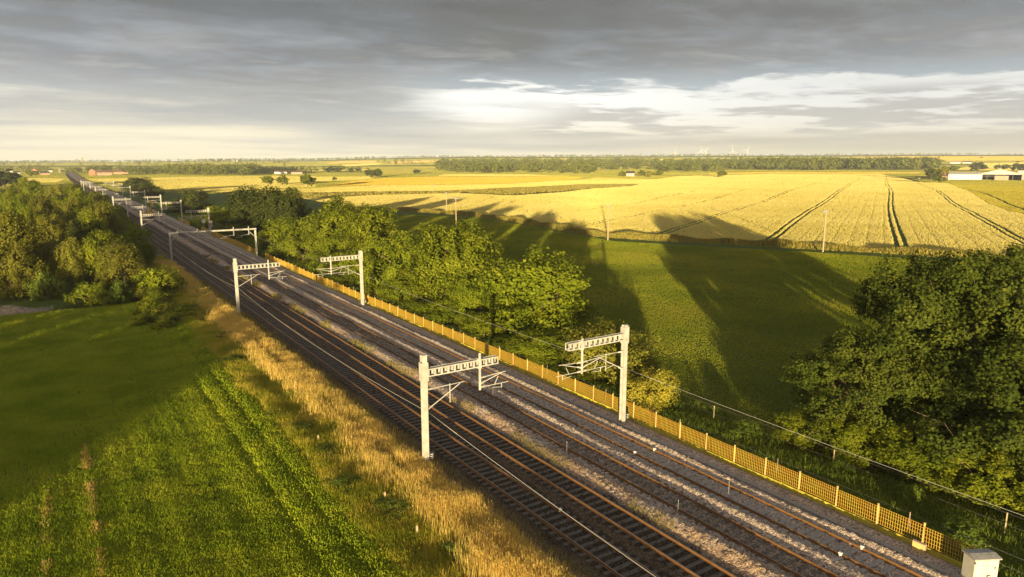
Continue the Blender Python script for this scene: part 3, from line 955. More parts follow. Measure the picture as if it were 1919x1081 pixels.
P_BIG = [make_tree(61, 15, 8.6, 100000, .20, M['oak_dark'], 80, zc=.50, zr=.50, lobe=.215, inner=.7, nsub=18, sub=.34), make_tree(62, 12, 6.5, 55000, .20, M['oak_dark'], 58, zc=.50, zr=.48, lobe=.235, inner=.7, nsub=16)]
P_FAR = [make_tree(71, 12, 5.5, 4200, .72, M['wood_far'], 20, zc=.54, zr=.46, lobe=.4, nsub=8), make_tree(72, 12, 5.2, 4200, .72, M['wood_far'], 24, zc=.54, zr=.46, lobe=.36, nsub=8)]


def place_px(px, X, top_y, half_px):
    """a tree on the line x = X: position, height and crown radius in metres"""
    x, y = on_x(px, X)
    dep = depth(x, y)
    p = at_depth(px, top_y, dep)
    z0 = float(terrain(x, y))
    return x, y, p[2] - z0, half_px / FPX * dep * 1.16


# lineside trees on the right, near to far
ROW = [
    ('hawthorn_shrub', P_HAW[1], 1240, 40.6, 692, 50, 'small rounded yellowish shrub right of the nearest right-hand mast', 'shrub', M['haw_yellow_sunlit']),
    ('hawthorn_tree', P_HAW[0], 1152, 43.6, 610, 86, 'broad yellowish tree directly behind the nearest right-hand mast', 'tree', None),
    ('leafy_shrub', P_ASH[1], 1022, 41.6, 622, 58, 'bright green low tree left of the yellowish tree behind the fence', 'tree', None),
    ('broadleaf_tree', P_ASH[0], 1004, 46.0, 479, 92, 'full round green tree at the right end of the lineside row', 'tree', None),
    ('broadleaf_tree', P_OAK[0], 848, 45.5, 423, 72, 'tall dense domed tree standing highest in the middle of the lineside row', 'tree', None),
    ('broadleaf_tree', P_ASH[2], 748, 44.5, 443, 60, 'lighter green tree left of the tall domed tree behind the second right-hand mast', 'tree', None),
    ('broadleaf_tree', P_OAK[1], 705, 47.5, 388, 58, 'wide crowned tree behind the lighter tree in the lineside row', 'tree', None),
    ('broadleaf_tree', P_OAK[2], 628, 46.5, 373, 52, 'broad oak between the portal and the second right-hand mast', 'tree', None),
    ('broadleaf_tree', P_ASH[0], 560, 45.0, 408, 52, 'mid green tree just right of the portal\'s right leg', 'tree', None),
    ('broadleaf_tree', P_OAK[0], 532, 49.0, 352, 44, 'dark tree with a high crown behind the portal\'s right leg', 'tree', M['dark']),
    ('broadleaf_tree', P_OAK[2], 476, 48.0, 352, 46, 'dark round tree above the right end of the portal beam', 'tree', M['dark']),
    ('leafy_shrub', P_ASH[1], 412, 43.5, 386, 30, 'pale green bushy tree behind the portal beam', 'tree', None),
    ('broadleaf_tree', P_OAK[1], 362, 47.0, 356, 30, 'dark rounded tree behind the third right-hand mast', 'tree', M['dark']),
    ('leafy_shrub', P_ASH[2], 330, 43.0, 378, 24, 'light green shrub tree between third and fourth right-hand masts', 'tree', None),
    ('broadleaf_tree', P_OAK[0], 262, 47.0, 333, 24, 'dark domed tree beside the far right-hand masts, larger of a pair', 'tree', M['dark']),
    ('broadleaf_tree', P_OAK[2], 285, 46.0, 344, 20, 'dark domed tree beside the far right-hand masts, lower of a pair', 'tree', M['dark']),
]
for nm, pr, px, X, ty, hw, lab, cat, mt in ROW:
    x, y, h, rx = place_px(px, X, ty, hw)
    put_tree(nm, pr, x, y, h, rx, lab, cat, mat=mt)
UNDER = [(960, 41.5, 632, 40), (905, 41.2, 585, 42), (850, 42, 560, 44), (800, 41.6, 560, 42), (760, 42.5, 520, 44), (720, 41.6, 520, 38), (680, 43, 470, 44), (655, 41.6, 508, 34),
         (620, 42.5, 470, 38), (590, 41.8, 485, 30), (565, 43.5, 440, 36), (530, 42, 455, 28), (505, 43, 430, 24), (450, 42.5, 420, 24), (425, 42.5, 405, 22), (395, 42, 412, 16), (880, 44, 520, 40), (795, 45, 500, 44), (640, 45, 440, 40), (1090, 41.0, 690, 40)]
for i, (px, X, ty, hw) in enumerate(UNDER):
    x, y, h, rx = place_px(px, X, ty, hw)
    put_tree('lineside_bush', P_ASH[i % 3], x, y, h, rx, 'low green bush filling under the lineside trees behind the yellow fence', 'bush', 'bushes behind the yellow fence', mat=[M['ash'], M['oak']][i % 2])

# big trees at the right edge
put_tree('oak_tree', P_BIG[0], 56.0, 21.3, 14.6, 8.8, 'huge dense oak filling the right edge of the picture', 'tree', rz=0.6)
put_tree('oak_tree', P_BIG[1], 48.2, 25.6, 8.6, 5.2, 'lower spreading tree at the left foot of the huge oak', 'tree', rz=2.0)
put_tree('oak_tree', P_BIG[1], 50.0, 16.0, 10.0, 6.2, 'dark low-branched tree in front of the huge oak above the fence end', 'tree', rz=4.0)
put_tree('oak_tree', P_BIG[0], 69.0, 19.5, 14.0, 8.5, 'tree crown behind the huge oak, mostly past the right edge', 'tree', rz=3.3)

for i, (x, y, h, rx) in enumerate(((45.2, 24.0, 3.2, 2.2), (46.0, 20.5, 3.6, 2.6), (46.2, 16.6, 3.6, 2.5), (46.5, 12.8, 3.2, 2.3), (49.5, 20.5, 4.0, 2.8), (44.6, 28.0, 2.4, 1.8))):
    put_tree('lineside_bush', P_ASH[i % 3], x, y, h, rx, 'dark bush at the foot of the huge oak above the wire fence', 'bush', 'bushes under the huge oak', mat=M['oak'])

# left thicket: singled-out trees first
def left_tree(nm, pr, px, by, ty, hw, lab, cat='tree', mat=None, group=None, rz=None):
    p = gt(px, by); dep = depth(p[0], p[1])
    top = at_depth(px, ty, dep)
    return put_tree(nm, pr, p[0], p[1], top[2] - p[2], hw / FPX * dep, lab, cat, group, mat=mat, rz=rz)


left_tree('willow_tree', P_WIL, 135, 548, 446, 33, 'rounded drooping yellow-green willow at the front of the left thicket')
left_tree('willow_tree', P_WIL, 236, 548, 452, 54, 'spreading orange-tinged willow beside the tracks at the thicket corner', mat=M['bronze'])
left_tree('bush', P_BUSH[1], 172, 574, 532, 44, 'sunlit bush at the field edge below the two willows', 'bush')
left_tree('bush', P_BUSH[1], 300, 556, 502, 44, 'bright lime-green bush at the thicket end beside the golden grass', 'bush', mat=M['ash'])
left_tree('bush', P_BUSH[0], 92, 560, 508, 34, 'dark shaded bush left of the rounded willow', 'bush')
left_tree('bush', P_BUSH[0], 222, 570, 528, 30, 'dark green bush under the orange-tinged willow', 'bush')
left_tree('broadleaf_tree', P_OAK[1], 38, 556, 398, 62, 'tall broad tree with bronze leaves at the left edge of the picture', mat=M['bronze'])
left_tree('broadleaf_tree', P_ASH[1], 170, 520, 418, 44, 'dense green tree behind the rounded willow', mat=M['dark'])
left_tree('broadleaf_tree', P_ASH[2], 250, 505, 424, 42, 'leafy tree leaning toward the left-hand mast row behind the orange-tinged willow')
tr_ = random.Random(21)
yy = 131.0; row = 0
while yy < 460:
    step = 9.0 + (yy - 130) * .022
    xl = -.055 * yy - 7
    x = xl + (row % 2) * step * .5
    while x < 15.5 - (2 if yy < 150 else 0):
        if not (yy < 140 and x > 8):
            h = tr_.choice((5.0, 6.5, 8.5, 10.5, 11.5)) * tr_.uniform(.9, 1.08) * (1.0 if x < 11 else .72)
            pr = tr_.choice(P_ASH + [P_OAK[0], P_OAK[2]])
            put_tree('thicket_tree', pr, x + tr_.uniform(-2, 2), yy + tr_.uniform(-2.5, 2.5), h, tr_.uniform(.30, .44) * step,
                     'rounded bushy tree packed in the thicket left of the railway', 'tree', 'trees packed in the left thicket',
                     mat=tr_.choice([M['ash'], M['ash'], M['willow'], M['ash'], M['bronze'], M['oak']]))
        x += step
    yy += step * 1.0; row += 1
for i, (px, by, ty, hw) in enumerate([(8, 352, 318, 30), (26, 350, 326, 20), (-20, 352, 312, 34)]):
    left_tree('dark_tree', P_FAR[i % 2], px, by, ty, hw, 'dark shaded tree in the copse at the far left edge', 'tree', M['dark'], 'trees of the dark copse')  # the copse's shade is put into its leaf colour

# tree belt behind the viewer, whose long shadow lies over the left-hand field
base = np.array([-100.0, -60.0]); perp = np.array([-.758, .652])
for i in range(15):
    q = base + perp * (4.5 + i * 5.6)
    put_tree('shelterbelt_tree', P_FAR[i % 2], q[0], q[1], 14.6 + (i * 37 % 5) * .35, 6.2, 'tall tree in the belt behind the left-hand field', 'tree', 'trees of the shelter belt')

# scattered field trees
for px, by, ty, hw, pr, lab, mt in [
    (502, 347, 326, 13, 0, 'leftmost of three round trees standing in the yellow field', M['oak']),
    (530, 347.5, 328, 11, 1, 'middle one of three round trees standing in the yellow field', M['oak']),
    (577, 351, 322, 15, 0, 'largest of three field trees, on a visible trunk at the right', M['oak']),
    (627, 338.5, 331, 4.5, 1, 'tiny lone tree in the field right of the three round trees', M['oak']),
    (619, 323.5, 312, 7, 1, 'dark distant tree above the tiny lone field tree', M['dark']),
    (696, 333, 315, 13, 0, 'dark round tree, left one of a clump in the far golden field', M['dark']),
    (710, 333, 316, 8, 1, 'slim dark tree, right one of a clump in the far golden field', M['dark']),
    (781, 326, 316, 8, 0, 'small dark tree at the left end of the central wood', M['dark']),
    (1353, 332, 319, 9, 1, 'lone tree on the edge of the wheat field before the long wood', M['oak']),
    (1745, 338, 312, 13, 0, 'dark conifer-like tree left of the farm, by the parked vehicles', M['dark']),
    (1765, 336, 312, 13, 1, 'yellow-green tree glowing left of the farm buildings', M['haw']),
    (1787, 321, 309, 11, 0, 'olive tree behind the white barn', M['oak']),
    (1833, 322, 304, 15, 1, 'dark dome-shaped tree behind the white barn', M['dark']),
    (1869, 318, 307, 6, 0, 'small dark tree left of the far pair behind the open shed', M['dark']),
    (1883, 318, 308, 9, 1, 'flat dark tree behind the open shed roof', M['dark']),
    (1908, 324, 303, 14, 0, 'dark spreading tree at the right edge behind the sheds', M['dark']),
    (1760, 342, 329, 12, 0, 'low bush in front of the brick farmhouse', M['oak']),
    (1166, 331, 319, 7, 0, 'tree just left of the pink house', M['oak']),
    (1202, 330, 319, 8, 1, 'tree just right of the pink house', M['oak']),
    (1217, 332, 319, 7, 0, 'pale green tree second to the right of the pink house', M['haw']),
    (1236, 329, 317, 8, 1, 'bushy tree farthest right of the pink house group', M['oak']),
    (1839, 296, 293, 3, 0, 'tiny tree on the right-hand hill field above the hedge', M['dark']),
    (1624, 291.5, 288.5, 3, 0, 'tiny lone tree standing on the skyline above the long wood', M['dark']),
    (60, 331, 317, 10, 0, 'round green tree left of the red brick gable house', M['oak'])]:
    p = gt(px, by)
    put_tree('field_tree', P_FAR[pr], p[0], p[1], at_depth(px, ty, depth(p[0], p[1]))[2] - p[2], hw / FPX * depth(p[0], p[1]), lab, 'tree', mat=mt)


# ------------------------------------------------------------------ far woods: unbroken masses
def in_poly(x, y, poly):
    c = np.zeros(len(x), bool)
    n = len(poly)
    for i in range(n):
        x0, y0 = poly[i]; x1, y1 = poly[(i + 1) % n]
        hit = ((y0 > y) != (y1 > y)) & (x < (x1 - x0) * (y - y0) / (y1 - y0 + 1e-12) + x0)
        c ^= hit
    return c


def wood_mass(name, label, d0, d1, pxs, hmean, n, seed, mat, fn=None, leaf=1.5, nleaf=130, hvar=.2):
    """trees between depth d0 and d1, in columns pxs[0]..pxs[1]"""
    r = np.random.default_rng(seed)
    dep = np.sqrt(r.uniform(d0 ** 2, d1 ** 2, n))
    px = r.uniform(pxs[0], pxs[1], n)
    if fn is not None:
        k = fn(px, dep, r); dep, px = dep[k], px[k]
    n = len(dep)
    lat = (px - 959.5) / FPX * dep / cp
    x = DEP[0] * dep + RGT[0] * lat; y = DEP[1] * dep + RGT[1] * lat
    z = terrain(x, y)
    Vs = []
    s = dep / d0
    protos = []
    for q in range(5):
        P, nn, _, _ = crown_points(np.random.default_rng(seed * 10 + q), 1.0, .5, 12, nleaf, .55, .45, .42, nsub=6)
        protos.append((P, nn))
    for i in range(n):
        P, nn = protos[i % 5]
        h = hmean * r.uniform(1 - hvar, 1 + hvar); a = r.uniform(0, 6.28)
        ca, sa = math.cos(a), math.sin(a)
        wx = h * r.uniform(.85, 1.2)
        X = (P[:, 0] * ca - P[:, 1] * sa) * wx; Y = (P[:, 0] * sa + P[:, 1] * ca) * wx
        NX = nn[:, 0] * ca - nn[:, 1] * sa; NY = nn[:, 0] * sa + nn[:, 1] * ca
        V, F = leaf_quads(np.stack([X + x[i], Y + y[i], P[:, 2] * h + z[i]], 1), np.stack([NX, NY, nn[:, 2]], 1), leaf * h / 12, r)
        Vs.append(V)
    V = np.concatenate(Vs)
    o = link_mesh(name, V, np.arange(len(V)).reshape(-1, 4), mat)
    tag(o, label, 'wood', kind='stuff')
    return o


wood_mass('wood', 'long dark wood behind the right-hand wheat field', 1380, 1720, (1395, 1735), 22, 460, 1, M['wood_far'], nleaf=170,
          fn=lambda px, d, r: (px < 1725 - (d - 1380) * .0 + r.normal(0, 8, len(px))))
wood_mass('wood', 'broad pale wood across the middle distance, left of the wind turbines', 1130, 2300, (825, 1400), 16.5, 800, 2, M['wood_far'], nleaf=140,
          fn=lambda px, d, r: (d > np.interp(px, [825, 1100, 1110, 1230, 1240, 1400], [1130, 1130, 1400, 1400, 1250, 1350])))
wood_mass('wood', 'belt of trees behind the far yellow fields left of centre', 1010, 1500, (330, 500), 14, 190, 3, M['wood_far'])
wood_mass('wood', 'dark line of trees behind the low farm shed', 1180, 1350, (480, 690), 11, 130, 4, M['dark'], fn=lambda px, d, r: (px < 570) | (r.uniform(0, 1, len(px)) < .35))
wood_mass('wood', 'trees around the village beside the railway', 1050, 1500, (190, 345), 11, 120, 5, M['wood_far'],
          fn=lambda px, d, r: (d > 1270) | ((px > 255)))
wood_mass('wood', 'trees round the houses left of the railway', 1250, 1700, (-40, 118), 10, 80, 6, M['wood_far'], fn=lambda px, d, r: (d > 1380) | (px > 92) | (px < 50))


wood_mass('wood', 'trees left of the long brick building', 1190, 1330, (146, 174), 10, 26, 16, M['wood_far'])
wood_mass('wood', 'low continuous woods and hedges along the very skyline', 4900, 5400, (-80, 1990), 12, 1500, 17, M['wood_far'],
          fn=lambda px, d, r: np.sin(px / 61.0) + np.sin(px / 23.0 + 2) + r.normal(0, .6, len(px)) > -.9, leaf=2.6, nleaf=40)


def clumps(px, d, r):
    v = np.sin(px / 37.0 + d / 410.0) + np.sin(px / 83.0 - d / 600.0 + 1.3) + np.sin(d / 170.0 + px / 140.)
    return v + r.normal(0, .3, len(px)) > .15


wood_mass('wood', 'hazy distant woodland spread over the low hills along the skyline', 1900, 5200, (-60, 1980), 13, 2600, 7, M['wood_far'],
          fn=lambda px, d, r: clumps(px, d, r) & ((px < 1420) | (d > 4000)), leaf=2.4, nleaf=46)
wood_mass('hedgerow', 'thin hedges and small trees across the far right-hand hill fields', 1900, 4600, (1560, 1980), 7, 300, 8, M['wood_far'],
          fn=lambda px, d, r: (np.abs(d - 2350) < 30) | (np.abs(d - 4550) < 50) | (np.abs(d - 3000 - (px - 1500) * .4) < 20), leaf=2.4, nleaf=50)
tag(bpy.data.objects['hedgerow'], cat='hedgerow')


# ------------------------------------------------------------------ crops and grass
def vnoise(x, y, scale, seed, octaves=3):
    """smooth random field in about -1..1"""
    out = 0.0; amp = 1.0; tot = 0.0
    for o in range(octaves):
        g = np.random.default_rng(seed + o).uniform(-1, 1, (256, 256))
        u = np.asarray(x) / scale + 1000.0; v = np.asarray(y) / scale + 1000.0
        i = np.floor(u).astype(int); j = np.floor(v).astype(int)
        fu = u - i; fv = v - j
        fu = fu * fu * (3 - 2 * fu); fv = fv * fv * (3 - 2 * fv)
        a = g[i % 256, j % 256]; b = g[(i + 1) % 256, j % 256]; c = g[i % 256, (j + 1) % 256]; d = g[(i + 1) % 256, (j + 1) % 256]
        out = out + amp * ((a * (1 - fu) + b * fu) * (1 - fv) + (c * (1 - fu) + d * fu) * fv)
        tot += amp; amp *= .55; scale = scale * .47
    return out / tot * 1.5



def tram_ok(x, y, gap=.58):
    """keeps crop out of the paired wheel tracks that run through the wheat"""
    o = -.469 * x + .883 * y + 0.8 * np.sin((.883 * x + .469 * y) / 70.0)
    ok = np.ones(len(x), bool)
    for c in (25.4, -5.7, -34.8, 55.5, -65, 85.5, 116):
        for s in (-1.0, 1.0):
            ok &= np.abs(o - c - s) > gap
    return ok


def crop(name, label, px_poly, dens, d0, width, height, mat, seed, p=1.0, keep=None, nper=1, taper=.8, lean=.12, hfun=None, pts=None):
    r = np.random.default_rng(seed)
    G = np.array([gt(a, b)[:2] for a, b in px_poly]) if pts is None else np.array(pts)
    x0, y0 = G.min(0); x1, y1 = G.max(0)
    area = (x1 - x0) * (y1 - y0)
    dmin = max(20.0, float(np.min(depth(G[:, 0], G[:, 1]))))
    dm = max(1.0, dmin / d0) ** -p
    n = int(min(area * dens * dm, 1.0e7))
    x = r.uniform(x0, x1, n); y = r.uniform(y0, y1, n)
    D = np.maximum(depth(x, y), 1)
    pr = np.minimum(1, (np.maximum(D, d0) / d0) ** -p) / dm
    k = in_poly(x, y, G) & (r.uniform(0, 1, n) < pr)
    if keep is not None: k &= keep(x, y)
    x, y, D = x[k], y[k], D[k]
    wd = width * (np.maximum(D, d0) / d0) ** p
    h = np.full(len(x), height) if hfun is None else height * hfun(x, y)
    z = terrain(x, y) - .03
    V, F = blades(np.stack([x, y, z], 1), nper, h, wd, wd * .5, lean, seed + 1, taper, (.90, 1.06))
    o = link_mesh(name, V, F, mat)
    tag(o, label, 'crop' if 'grass' not in name else 'grass', kind='stuff')
    return o


def rows(x, y):
    o = -.469 * x + .883 * y
    fr_ = np.mod(o / 4.1 + .03 * np.sin((.883 * x + .469 * y) / 23.0), 1.0)
    return (1 + .03 * np.sin(o * 2 * np.pi / 9.3 + 1)) * (1 - .20 * np.exp(-((fr_ - .5) / .07) ** 2))


W1 = [(570, 372), (700, 366), (860, 362.5), (960, 367), (1050, 361), (1185, 349), (1230, 336), (1300, 329.5), (1440, 326), (1650, 326), (1730, 342), (1777, 343.5),
      (1890, 397), (2010, 424), (2010, 489), (1919, 482), (1640, 466), (1440, 455), (1250, 445), (1140, 438), (1060, 426), (960, 407), (860, 397), (740, 390), (660, 387)]
crop('wheat_crop', 'ripe pale yellow wheat field with paired dark wheel tracks, beyond the hedge line', W1, 24.0, 150, .125, .36, M['wheat'], 101, 1.0, keep=tram_ok, hfun=rows)
crop('wheat_crop', 'narrow strip of pale yellow wheat beyond the brown rough patch', [(480, 361), (840, 357.5), (960, 351.5), (1080, 345.5), (1200, 344.5), (1232, 336), (1120, 333.5), (1090, 336.5), (960, 344.5), (700, 347.5), (590, 353), (480, 357)],
     5.5, 300, .34, .40, M['wheat'], 103)
crop('barley_crop', 'deep golden barley field behind the pale wheat strips', [(600, 350.5), (700, 346.8), (960, 343.5), (1080, 335.8), (1092, 332.5), (1060, 330.5), (960, 332), (820, 331), (720, 334), (660, 340)],
     5.5, 300, .34, .40, M['wheat_gold'], 105)
crop('wheat_crop', 'thin pale yellow strip in front of the central wood', [(822, 330), (960, 331), (1070, 329.5), (1000, 327), (832, 327)], 5.5, 300, .34, .40, M['wheat'], 107)
crop('wheat_crop', 'yellow field behind the far right-hand masts', [(150, 336), (300, 333), (480, 330), (590, 330.5), (590, 351), (480, 356.5), (420, 361), (330, 357), (262, 349)], 5.5, 300, .34, .40, M['wheat'], 109)
crop('wheat_crop', 'small yellow field left of the railway before the houses', [(38, 344), (108, 342), (122, 335), (38, 334)], 5.5, 300, .34, .40, M['wheat'], 111)
crop('barley_crop', 'greener barley field in front of the farm at the right edge', [(1780, 344), (1893, 397), (2020, 424), (2020, 346), (1919, 341.5), (1790, 341.5)], 8.5, 250, .2, .36, M['wheat_green'], 113,
     keep=lambda x, y: np.abs(-.469 * x + .883 * y + 58.5 + 3 * np.sin(x / 60)) > .9)
crop('wheat_crop', 'far yellow strip between the wheat field and the long wood', [(1330, 324.5), (1440, 322.5), (1730, 323), (1720, 325), (1440, 325), (1330, 327)], 5.5, 300, .34, .40, M['wheat_gold'], 115)
crop('wheat_crop', 'pale strip behind the three round field trees', [(560, 331.5), (690, 331), (700, 334.5), (640, 339), (570, 342)], 5.5, 300, .34, .40, M['wheat'], 117)
crop('barley_crop', 'green strip of crop behind the three field trees', [(560, 326), (690, 325), (690, 330.5), (560, 331)], 3.0, 300, .28, .3, M['far_green'], 119)
crop('stubble_crop', 'orange-tinted stubble field left of the central wood', [(715, 317.5), (778, 316), (785, 325), (720, 326.5)], 3.0, 300, .28, .3, M['stubble'], 121)
crop('wheat_crop', 'yellow strip below the dark tree line left of centre', [(570, 319.5), (690, 317), (690, 320), (570, 321.5)], 5.5, 300, .34, .40, M['wheat'], 123)
for i, (lab, pp, mt) in enumerate([
    ('pale field on the right-hand hill just above the farm', [(1778, 320), (1840, 306), (1919, 304.5), (1990, 304), (1990, 318)], 'wheat'),
    ('broad yellow field along the top of the right-hand hill', [(1590, 294.2), (1700, 293), (1919, 292.6), (1990, 292.6), (1990, 300.5), (1745, 301.5)], 'wheat_gold'),
    ('small pale field on the hill below the leftmost wind turbines', [(1225, 299), (1320, 297.5), (1300, 302), (1240, 301)], 'wheat'),
    ('thin bright field on the hill under the turbines', [(1330, 297), (1410, 296), (1480, 295), (1400, 299)], 'wheat'),
    ('orange stubble on the low hill left of centre', [(612, 306.5), (640, 302.5), (705, 301.5), (700, 305.5)], 'stubble'),
    ('pale stubble strip below the orange one on the low hill', [(640, 309), (715, 305.5), (705, 309.5), (650, 312)], 'wheat'),
    ('pale stubble field in the haze above the central wood', [(730, 303), (830, 300.5), (830, 303), (740, 306)], 'stubble')]):
    crop('wheat_crop' if mt != 'stubble' else 'stubble_crop', lab, pp, 2.2, 300, .42, .9, M[mt], 130 + i * 2, .9)
crop('grass_hill', 'green pasture and rough grass covering the distant low hills', [(-60, 311), (200, 310), (480, 312), (700, 310), (860, 309), (1100, 309), (1400, 309), (1750, 308), (1990, 308), (1990, 292.5), (1700, 293.2), (1300, 294.7), (1100, 295.7), (860, 296.5), (700, 299), (600, 302), (440, 302), (-60, 305.5)],
     .25, 300, 1.4, .5, M['far_green'], 151, .9)
W1G = np.array([gt(a, b)[:2] for a, b in W1])
crop('rough_grass_margin', 'grass margins and small pastures between the far yellow fields', [(-60, 352), (480, 366), (1040, 340), (1250, 336), (1500, 327), (1700, 333), (1780, 346), (2000, 350), (2000, 309), (1400, 311), (860, 311), (480, 313), (-60, 312)],
     1.6, 300, .6, .38, M['far_green'], 157, 1.0, keep=lambda x, y: ~in_poly(x, y, W1G))
crop('rough_grass', 'brown-green patch of rough grass tapering into the pale wheat', [(842, 360), (960, 365), (1050, 359), (1183, 348.5), (1197, 346), (1150, 345.5), (1080, 346.5), (960, 352.5), (842, 358.5)], .8, 300, .9, .75, M['rough'], 153)
crop('rough_grass', 'rough brown grass bank left of the pale wheat field', [(560, 372), (700, 366), (860, 362), (840, 358.5), (480, 361.5), (480, 366)], .6, 300, .9, .6, M['rough'], 155)


# rough hedge strip between pasture and wheat
def hedge_strip():
    px = [(640, 392), (740, 394), (860, 401.5), (960, 412.5), (1060, 431), (1140, 443.5), (1250, 450), (1440, 460), (1640, 472), (1919, 489), (2050, 497)]
    G = np.array([gt(a, b)[:2] for a, b in px])
    r = np.random.default_rng(160)
    seg = np.linalg.norm(np.diff(G, axis=0), axis=1); cum = np.concatenate([[0], np.cumsum(seg)])
    n = 16000
    s = r.uniform(0, cum[-1], n)
    x = np.interp(s, cum, G[:, 0]); y = np.interp(s, cum, G[:, 1])
    off = r.normal(0, 1.5, n)
    i = np.clip(np.searchsorted(cum, s) - 1, 0, len(seg) - 1)
    d = np.diff(G, axis=0)[i] / seg[i][:, None]
    x = x - d[:, 1] * off; y = y + d[:, 0] * off
    h = (1.25 + .5 * np.sin(s / 7.) * np.sin(s / 3.1)) * np.exp(-(off / 2.4) ** 2)
    V, F = blades(np.stack([x, y, terrain(x, y) - .05], 1), 4, h, np.full(n, .32), np.full(n, .3), .25, 161, .5)
    tag(link_mesh('hedge', V, F, M['rough']), 'ragged brown-green hedge strip between dark pasture and yellow wheat', 'hedge')
    off = r.normal(-4.2, 1.0, 5000); s = r.uniform(cum[4], cum[-1], 5000)
    i = np.clip(np.searchsorted(cum, s) - 1, 0, len(seg) - 1); d = np.diff(G, axis=0)[i] / seg[i][:, None]
    x = np.interp(s, cum, G[:, 0]) - d[:, 1] * off * -1; y = np.interp(s, cum, G[:, 1]) + d[:, 0] * off * -1
    V, F = blades(np.stack([x, y, terrain(x, y) - .03], 1), 4, np.full(5000, .5), np.full(5000, .2), np.full(5000, .35), .3, 163, .3)
    tag(link_mesh('dry_grass_edge', V, F, M['gold']), 'dry golden grass fringe along the hedge at the pasture edge', 'grass', kind='stuff')


hedge_strip()

PAST = [(39.4, -14), (150, -14), (205, 10), (200, 20), (163, 56), (148, 90), (124, 136), (136, 222), (110, 264), (82, 275), (60, 300), (42, 330), (40.5, 200), (40.5, 60)]
crop('pasture_grass', 'dark green mown pasture between lineside trees and hedge strip', None, 60.0, 60, .10, .14, M['pasture'], 171, 1.0, pts=PAST, taper=.45, lean=.35)
PB = [(-6, 119), (130, 119), (104, 103), (115, 84)]
BR = [gt(a, b)[:2] for a, b in [(985, 484), (1215, 484), (1440, 500), (1800, 519), (1780, 527), (1440, 512), (1240, 505), (1090, 512), (985, 494)]]
crop('dry_grass_patch', 'straw-coloured dry patch stretching across the pasture', None, 3.0, 100, .2, .14, M['dry'], 173, 1.0, pts=BR, taper=.4, lean=.4)
# bank behind the yellow fence: dark weeds and nettles
crop('bank_weeds_grass', 'dark tall weeds on the bank behind the yellow fence', None, 26.0, 40, .055, .62, M['bramble'], 175, 1.0, nper=2, pts=[(38.0, 8), (44.5, 10), (46, 60), (44, 160), (40, 260), (38.0, 260)], taper=.4, lean=.6,
     hfun=lambda x, y: .35 + .5 * (np.sin(x * 1.3 + y * .4) * np.sin(y * .33) > 0) )

# left-hand field: rows of low leafy plants
LF = [(13.4, 8), (13.5, 112), (-14, 122), (-48, 112), (-40, 8)]


def soil_gaps(x, y):
    return np.sin(x * 2 * np.pi / .82) > -.55


def crop_leaf_field():
    r = np.random.default_rng(181)
    n = 120000
    y = 20 + 95 * r.uniform(0, 1, n) ** 1.5
    x = r.uniform(-1, 1, n)
    lo = np.maximum(-.12 * y - 7, -40); hi = 13.7 + .5 * vnoise(0 * y, y, 3.0, 345)
    x = lo + (hi - lo) * (x * .5 + .5)
    k = np.ones(n, bool)
    patch = vnoise(x, y, 2.4, 340)
    k &= r.uniform(0, 1, n) < .8 + .2 * (patch > -.2)
    x, y, patch = x[k], y[k], patch[k]
    edge = np.clip((x - 7.5) / 4, 0, 1)
    h = .20 + .045 * patch + .012 * np.sin(x * 2 * np.pi / 2.1 + y * .03) + .012 * np.sin(x * 2 * np.pi / .8) + .16 * edge * (np.sin(x * 2 * np.pi / 1.7) > -.4)
    D = np.maximum(y, 25)
    wd = .042 * np.maximum(1, D / 45) * (1 + 1.2 * edge)
    z = terrain(x, y) - .02
    V, F = blades(np.stack([x, y, z], 1), 9, np.maximum(h, .1) * 1.15, wd, .13 + .05 * edge, .5, 182, .45)
    tag(link_mesh('leafy_crop', V, F, M['leafy']), 'low leafy green crop covering the left-hand field', 'crop', kind='stuff')
    # straw wisps in lines along the drill rows
    xs, ys = [], []
    for c, y0, y1, nn in ((.25, 24, 58, 420), (-2.1, 26, 53, 180), (-5.4, 34, 52, 140)):
        yv = r.uniform(y0, y1, nn); xs.append(c + r.normal(0, .10, nn)); ys.append(yv[: nn])
    x = np.concatenate(xs); y = np.concatenate(ys)
    k = np.sin(y * .7) + np.sin(y * 1.9 + 1) > -.5
    x, y = x[k], y[k]
    V, F = blades(np.stack([x, y, terrain(x, y)], 1), 9, np.full(len(x), .30), np.full(len(x), .035), np.full(len(x), .10), .5, 184, .3)
    tag(link_mesh('straw_grass', V, F, M['straw']), 'pale straw stalks in thin lines through the left-hand field', 'grass', kind='stuff')


crop_leaf_field()
E_ = [gt(a, b) for a, b in [(-30, 600), (60, 588), (160, 580), (165, 592), (80, 602), (-30, 612)]]


